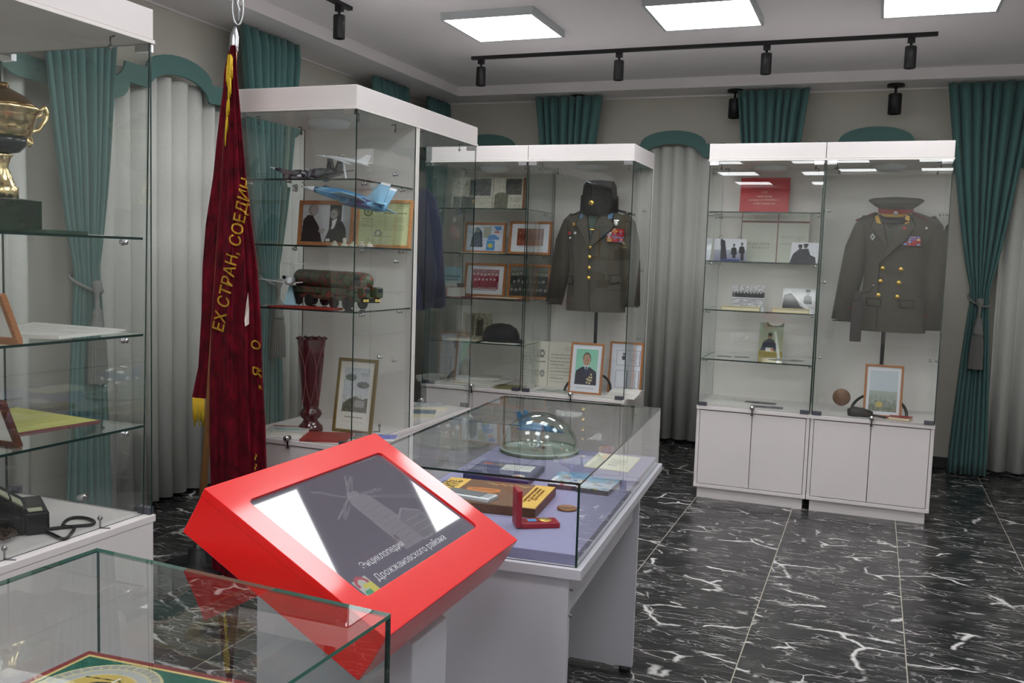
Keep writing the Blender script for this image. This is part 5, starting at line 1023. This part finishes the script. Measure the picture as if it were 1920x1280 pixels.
place_jet('grey camouflage jet model with white nose on the top shelf', (556, 329), (640, 322), GYA+.14, GYA+.52, (GREYJ, GREYJ, WHITEP, GREYJ), roll=.1, clear=BLACK, zsh=GZ[0])
for k, px in enumerate((632, 650, 666, 682, 697)):
    p = ony(px, 455, GYA+.12); hgt = (.02, .035, .018, .02, .016)[k]
    o = MB().lathe([(0, 0), (.018, 0), (.018, .01), (.008, .014), (.010, hgt), (0, hgt+.006)], 8, smooth=False).build('crystal_figure', mat('cloudy crystal', (214, 212, 196), .1, trans=.4), None, loc=(p[0], GYA+.10, GZ[1])); tag(o, ['first', 'second, tallest', 'third', 'fourth', 'fifth'][k]+' small crystal figure from the left in front of the wood frames', 'figurine', 'small crystal figures')
place_jet('dark grey jet model with white nose pointing up at the left of the top shelf', (505, 312), (577, 338), GYA+.16, GYA+.20, (GREYJ, GREYJ, WHITEP, GREYJ), roll=-.5, clear=BLACK, zsh=GZ[0])
# airliner
p = ony(541, 527, GYA+.14); t = thing('airliner_model', 'white airliner model with high tail seen nose-on, on a pale blue stand', 'model', M=frameM(np.array([p[0], GYA+.14+.0, p[2]])+np.array([-.07, .12, 0]), np.array([.5, -.866, 0]), np.array([.866, .5, 0]), np.array([0, 0, 1.])), group='model aircraft'); L = .34
MB().tube([(.5*L, 0, -.008), (.47*L, 0, -.004), (.40*L, 0, 0), (0, 0, 0), (-.3*L, 0, .004), (-.5*L, 0, .014)], [.003, .013, .0195, .0205, .018, .005], 16).build('fuselage', WHITEP, t)
m = MB(); wing(m, .06*L, -.10*L, -.10*L, -.15*L, .015, .52*L, -.012, .006, .006); m.build('wings', WHITEP, t)
for s in (-1, 1): e_ = MB().tube([(-.12*L, s*.036, .014), (-.16*L, s*.036, .015), (-.30*L, s*.034, .015)], [.0125, .014, .010], 14).build('engine', WHITEP, t); MB().lathe([(0, 0), (.010, 0), (.010, .001), (0, .001)], 12).build('intake', BLACK, e_, loc=(-.118*L, s*.036, .014)).rotation_euler = (0, pi/2, 0)
m = MB(); fin(m, -.30*L, -.50*L, -.46*L, -.54*L, 0, 0, .014, .085, .006); wing(m, -.44*L, -.54*L, -.52*L, -.56*L, 0, .17*L, .085, .083, .004); m.build('tail', WHITEP, t)
MB().box(.462*L, -.009, .002, .478*L, .009, .008).build('cockpit_windows', BLACK, t)
dz = p[2]-GZ[2]; MB().add([(.03, -.004, -.02), (.03, .004, -.02), (.05, .03, -dz+.006), (.05, -.03, -dz+.006), (-.03, -.004, -.02), (-.03, .004, -.02), (-.05, .03, -dz+.006), (-.05, -.03, -dz+.006)], [(0, 1, 2, 3), (7, 6, 5, 4), (0, 3, 7, 4), (1, 5, 6, 2), (0, 4, 5, 1), (3, 2, 6, 7)]).box(-.055, -.04, -dz, .055, .04, -dz+.007).build('stand', mat('pale blue acrylic', (150, 196, 214), .25), t)
# missile truck
a, b = ony(702, 572, GYA+.12), ony(560, 565, GYA+.36); x = (a-b); x[2] = 0; TL_ = np.linalg.norm(x); x /= TL_; y = np.cross([0, 0, 1.], x); t = thing('missile_truck_model', 'camouflage eight-wheeled missile truck model on the third glass shelf', 'model', M=frameM(np.array([(a[0]+b[0])/2, (a[1]+b[1])/2, GZ[2]+.001]), x, y, np.array([0, 0, 1.])))
CAM = camo_mat('truck camouflage', [(0, (78, 92, 64)), (.40, (54, 62, 48)), (.50, (128, 62, 46)), (.56, (70, 82, 58))], 16, .4); TY_ = mat('tyre rubber', (28, 28, 28), .8); h2 = TL_/2
MB().box(-h2, -.048, .040, h2*.92, .048, .066).box(-h2*.96, -.055, .066, h2*.55, .055, .098).box(-h2*.1, -.058, .048, h2*.2, .058, .085).build('hull', CAM, t, .004)
for s in (-1, 1):
    cb_ = MB().box(h2*.60, s*.038-.019, .062, h2*.98, s*.038+.019, .112).build('cab', CAM, t, .006); MB().box(h2*.979, s*.038-.014, .088, h2*.986, s*.038+.014, .106).build('windscreen', mat('dark glass', (40, 46, 52), .1), cb_)
    for k in range(2): MB().box(h2*.922, s*(.026+.016*k)-.006, .044, h2*.945, s*(.026+.016*k)+.006, .056).build('headlight', mat('yellow lamp', (236, 214, 120), .3), cb_)
MB().box(h2*.86, -.052, .038, h2*.93, .052, .062).build('bumper', mat('dark olive metal', (40, 44, 38), .5), t, .003)
MB().tube([(-h2*.98, 0, .135), (-h2*.94, 0, .135), (h2*.70, 0, .135), (h2*.80, 0, .135), (h2*.86, 0, .135), (h2*.885, 0, .135)], [.038, .046, .046, .042, .028, .004], 22).build('missile_canister', CAM, t)
for k in (-.7, -.2, .3, .6): MB().tube([(h2*k-.004, 0, .135), (h2*k+.004, 0, .135)], .0475, 22, cap=False).build('canister_band', CAM, t)
wm = MB().lathe([(0, -.011), (.013, -.012), (.026, -.012), (.030, -.008), (.030, .008), (.026, .012), (.013, .012), (0, .011)], 18).mesh('wheel', TY_)
for s in (-1, 1):
    for k in (-.80, -.48, .18, .52): o = put('wheel', wm, t, loc=(h2*k, s*.046, .030)); o.rotation_euler = (pi/2, 0, 0)
sheet_at('red folder lying at the front of the third glass shelf', ony(570, 577, GYA+.10)[0], GYA+.11, GZ[2], .34, .13, .02, mat('scarlet folder', (160, 46, 40), .5), th=.006, name='folder', cat='folder')
# vase
p = ony(574, 785, GYA+.20); hv = ony(574, 632, GYA+.24)[2]-WT; rv = .068
VM = mat('maroon cut glass', (80, 32, 36), .12, noise=.25, nscale=40, coat=.6)
t = thing('vase', 'tall maroon cut glass vase with scalloped rim on the cabinet floor', 'vase', (p[0], GYA+.24, WT))
MB().lathe([(0, 0), (.060, 0), (.062, hv*.02), (.060, hv*.06), (.042, hv*.10), (.034, hv*.13), (.050, hv*.16), (.056, hv*.19), (.050, hv*.225), (.038, hv*.25), (.040, hv*.30), (.046, hv*.5), (.058, hv*.8), (.070, hv*.985), (.066, hv*1.0), (.060, hv*.985), (.045, hv*.6), (0, hv*.5)], 64, fr=lambda a, z: 1+(.035 if z > hv*.27 else .02)*abs(sin(6*a+(9 if z > hv*.3 else 14)*z))+(.0 if z < hv*.95 else .0), smooth=True).build('body', VM, t)
m = MB()
for k in range(12): a = 2*pi*k/12; m.lathe([(0, -.008), (.013, 0), (0, .010)], 8, (.068*cos(a), .068*sin(a), hv*.992), sx=1, sy=1)
m.build('scalloped_rim', VM, t)
rP = lambda q: np.interp(q, [.3, .5, .8, .985], [.040, .046, .058, .070])*1.035+.0005
m = MB()
for k in range(6):
    a0 = 2*pi*k/6
    for sg in (-1, 1): m.tube([(rP(.30+.62*q)*cos(a0+sg*.52*sin(pi*q)), rP(.30+.62*q)*sin(a0+sg*.52*sin(pi*q)), hv*(.30+.62*q)) for q in np.linspace(0, 1, 13)], .0022, 5)
m.build('cut_ornament', mat('maroon ornament', (140, 84, 88), .3), t)
P_ = Pic(74, 110, (226, 224, 216)); P_.rect(.14, .10, .86, .74, (196, 202, 206)).noise(8, 3, 2, (.14, .1, .86, .74)).ell(.34, .24, .16, .05, (110, 120, 110)).ell(.7, .34, .18, .05, (100, 108, 104)).ell(.62, .36, .06, .025, (60, 60, 60)).poly([(.14, .74), (.16, .62), (.3, .56), (.5, .5), (.7, .55), (.86, .52), (.86, .74)], (96, 98, 82)).rect(.5, .56, .8, .66, (150, 150, 150)).noise(22, 3, 5, (.14, .5, .86, .74)).lines(.25, .75, .80, .84, 1, (150, 146, 136), .5).lines(.2, .8, .87, .9, 1, (190, 186, 176), .5)
GF = mat('antique gold frame', (138, 116, 66), .45, metal=.4, noise=.2, nscale=120)
framed('antique gold framed print of armoured vehicles standing right of the vase', (622, 787), (695, 795), (631, 672), GYA+.30, WT, P_, fm=GF, b=.016, lean=.16)
x0g = GX0
P_ = Pic(60, 50, (214, 214, 210)); P_.rect(0, 0, 1, .2, (176, 60, 60)).ell(.5, .6, .35, .25, (170, 196, 190)).noise(8, 3, 2)
bp_ = ony(533, 795, GYA+.10); book('book', 'white book with a red band left of the vase on the cabinet floor', (bp_[0], GYA+.13, WT), .20, .15, .026, .25, PAPER, PAPER, pic=P_)
rp = ony(596, 800, GYA+.08); sheet_at('red folder lying in front of the vase on the cabinet floor', rp[0]+.02, GYA+.13, WT, .22, .20, .35, mat('brick red folder', (150, 54, 46), .5), th=.012, name='folder', cat='folder')
P_ = Pic(60, 50, (206, 206, 210)); P_.rect(0, .0, .45, 1, (96, 92, 88)).poly([(.4, 0), (1, 0), (1, .7), (.5, .9)], (96, 104, 176)).noise(12, 3, 7)
bp_ = ony(683, 806, GYA+.06); book('book', 'thick book with a grey and blue cover in front of the gold frame', (bp_[0]+.02, GYA+.12, WT), .21, .15, .034, .3, PAPER, PAPER, pic=P_)
# cabinet behind: books on the floor
for k, (xx, yy, l, c_) in enumerate(((-2.36, 4.66, 'book with a grey blue cover on the floor under the navy jacket', (120, 140, 160)), (-2.42, 4.90, 'book with a white cover on the floor under the navy jacket', (206, 210, 212)))):
    book('book', l, (xx, yy, WT), .20, .15, .022, .4+.3*k, PAPER, CREAM, 'books under the navy jacket', Pic(40, 30, c_).noise(20, 4, k))
# ---- trophy cabinet
ty_ = 2.08; tx_ = -2.52
def LXp(px, py): return onx(px, py, tx_)
tp = LXp(4, 372); ty_ = tp[1]; zs0 = LZ[0]
ztop = LXp(4, 155)[2]; zb = LXp(4, 372)[2]; sc_ = LXp(74, 240)[1]-LXp(4, 240)[1]; hT = ztop-zb
t = thing('trophy_cup', 'gold two-handled trophy cup on a dark green marble base', 'trophy', (tx_, ty_, zs0))
GREENM = mat('dark green marble', (10, 42, 24), .2, noise=.6, nscale=14, spec=.3); hb_ = zb-zs0
MB().box(-.07, -.085, 0, .07, .085, hb_).build('marble_base', GREENM, t, .003)
GT = mat('trophy gold', (238, 216, 164), .22, metal=1.0, bump=.5, bscale=70)
k = hT
MB().lathe([(0, 0), (.046, 0), (.046, .10*k), (.040, .11*k), (.030, .18*k), (.018, .28*k), (.026, .36*k), (.034, .38*k), (.020, .39*k), (0, .39*k)], 28, (0, 0, hb_), fr=lambda a, z: 1+.03*sin(10*a+60*z)).build('stem', GT, t)
MB().lathe([(.014, .385*k), (.05, .41*k), (.07, .47*k), (.072, .53*k), (0, .53*k)], 28, (0, 0, hb_)).build('dark_bowl', mat('black lacquer', (34, 44, 48), .15), t)
MB().lathe([(.068, .53*k), (.082, .55*k), (.090, .62*k), (.096, .72*k), (.112, .765*k), (.114, .785*k), (.104, .795*k), (.10, .74*k), (.088, .6*k), (0, .57*k)], 40, (0, 0, hb_), fr=lambda a, z: 1+.018*sin(14*a)*sin(60*z)).build('bowl', GT, t)
MB().lathe([(.108, .785*k), (.098, .82*k), (.07, .89*k), (.03, .95*k), (.022, .96*k), (.026, .98*k), (.020, 1.0*k), (0, 1.01*k)], 32, (0, 0, hb_)).build('lid', mat('dark gold lid', (120, 92, 52), .25, metal=.8), t)
for s in (-1, 1):
    ph = [(.085, .56), (.105, .50), (.112, .53), (.10, .60), (.135, .64), (.165, .74), (.172, .80), (.158, .855), (.145, .82), (.150, .78), (.125, .755), (.108, .745)]
    MB().tube([(0, s*a, hb_+b*k) for a, b in ph], [.006, .010, .007, .008, .008, .008, .008, .011, .010, .006, .007, .006], 8).build('handle', GT, t)
sheet_at('dark green folder lying at the edge of the trophy shelf', -2.40, ty_+.07, zs0, .14, .16, 0, mat('green folder', (26, 62, 44), .3), th=.012, name='folder', cat='folder')
sheet_at('white paper sticking out from the green folder on the trophy shelf', -2.40, ty_+.20, zs0, .12, .13, .1, PAPER, th=.003)
loose('open white document with a red edge on the second glass shelf', [(62, 606), (236, 620), (110, 633), (-40, 628)], LZ[1], mat('white document', (226, 222, 218), .6), doc_pic(60, 40, (226, 222, 218), (190, 186, 184), 2, n=8), .005, 'document', 'document')
loose('yellow document lying on the third glass shelf', [(30, 766), (187, 791), (30, 816), (-90, 800)], LZ[2], mat('document edge', (120, 60, 60), .6), Pic(60, 40, (206, 204, 116)).noise(4, 3, 1).lines(.3, .8, .2, .8, 6, (186, 184, 100), .2), .006, 'document', 'document')
for (zz, y0_, l, m_, py) in ((LZ[1], 0, 'brown wood frame leaning at the picture edge on the second glass shelf', OAK, (8, 628)), (LZ[2], 0, 'dark red wood frame leaning at the picture edge on the third glass shelf', DKWOOD, (8, 820))):
    p = onx(18, py[1], -2.34); t = thing('picture_frame', l, 'framed picture', M=TR(-2.40, p[1]-.005, zz+.001, 0, .38), group='framed pictures in the cabinets')
    MB().box(-.12, -.018, 0, .12, 0, .016).box(-.12, -.018, .016, -.104, 0, .15).box(.104, -.018, .016, .12, 0, .15).box(-.104, -.018, .134, .104, 0, .15).build('border', m_, t, .001); MB().box(-.104, -.012, .016, .104, -.006, .134).build('picture', PAPER, t)
# telephone with cord
p = onx(60, 985, -2.42); t = thing('field_telephone', 'black desk telephone with white keys and a brown braided cord', 'telephone', (-2.50, p[1]-.035, WT), -.62)
MB().prism([(.092, 0), (.092, .055), (.06, .075), (-.06, .160), (-.13, .165), (-.13, 0)], -.10, .10, lambda a, b, d: (d, a, b)).build('body', BLACKG, t, .008)
MB().box(-.11, .05, .0, .11, .118, .072).build('front_ledge', BLACKG, t, .008)
m_ = mat('ivory keys', (206, 206, 180), .4); s_ = -.085/.12
for i in range(2):
    for j in range(3):
        y0, y1 = .048-.037*j, .018-.037*j; x0 = .035+.034*i; f = lambda y: .075+(y-.06)*s_
        MB().add([(x0-.03, y0, f(y0)+.001), (x0, y0, f(y0)+.001), (x0, y1, f(y1)+.001), (x0-.03, y1, f(y1)+.001), (x0-.03, y0, f(y0)+.007), (x0, y0, f(y0)+.007), (x0, y1, f(y1)+.007), (x0-.03, y1, f(y1)+.007)], [(3, 2, 1, 0), (4, 5, 6, 7), (0, 1, 5, 4), (1, 2, 6, 5), (2, 3, 7, 6), (3, 0, 4, 7)]).build('key', m_, t)
MB().box(.06, .06, .071, .095, .10, .075).build('label_plate', m_, t)
MB().tube([(.07, -.22, .19), (.07, -.16, .205), (.07, -.10, .20), (.07, -.075, .185)], [.018, .014, .014, .02], 10).build('handset', BLACKG, t); MB().lathe([(0, 0), (.014, 0), (.012, .02), (0, .022)], 12, (.09, -.06, .15)).build('cradle_post', CHROME, t)
BR = mat('brown braided cord', (70, 52, 42), .8, bump=.8, bscale=220); HX = []
for i in range(150): a = i*.75; HX.append((.125+.011*cos(a), -.06+.011*sin(a)+.03*i/150, .185-.165*i/150))
for i in range(60): a = i*.75; HX.append((.135+.03*cos(i*.3)+.008*cos(a), -.015+.03*sin(i*.3)+.008*sin(a), .018+.006*(i % 3)))
MB().tube(HX, .0048, 6).build('braided_cord', BR, t)
_ti = (Matrix.Translation((-2.50, p[1]-.035, WT)) @ Matrix.Rotation(-.62, 4, 'Z')).inverted()
def wpt(px, py): return np.array(_ti @ Vector(onz(px, py, WT+.006)))
cp = [wpt(*a) for a in ((-30, 1000), (10, 995), (62, 990), (95, 1000), (120, 1010), (135, 998), (138, 988), (118, 985), (130, 972), (155, 970), (175, 976), (172, 983), (140, 986), (95, 991), (60, 996), (20, 998), (-20, 996))]
cs = []
for i in range(len(cp)-1):
    p0, p1, p2, p3 = cp[max(i-1, 0)], cp[i], cp[i+1], cp[min(i+2, len(cp)-1)]
    for q in np.linspace(0, 1, 7)[:-1]: cs.append(.5*((2*p1)+(-p0+p2)*q+(2*p0-5*p1+4*p2-p3)*q*q+(-p0+3*p1-3*p2+p3)*q**3))
MB().tube(cs, .0055, 8).build('black_cable', BLACK, t)
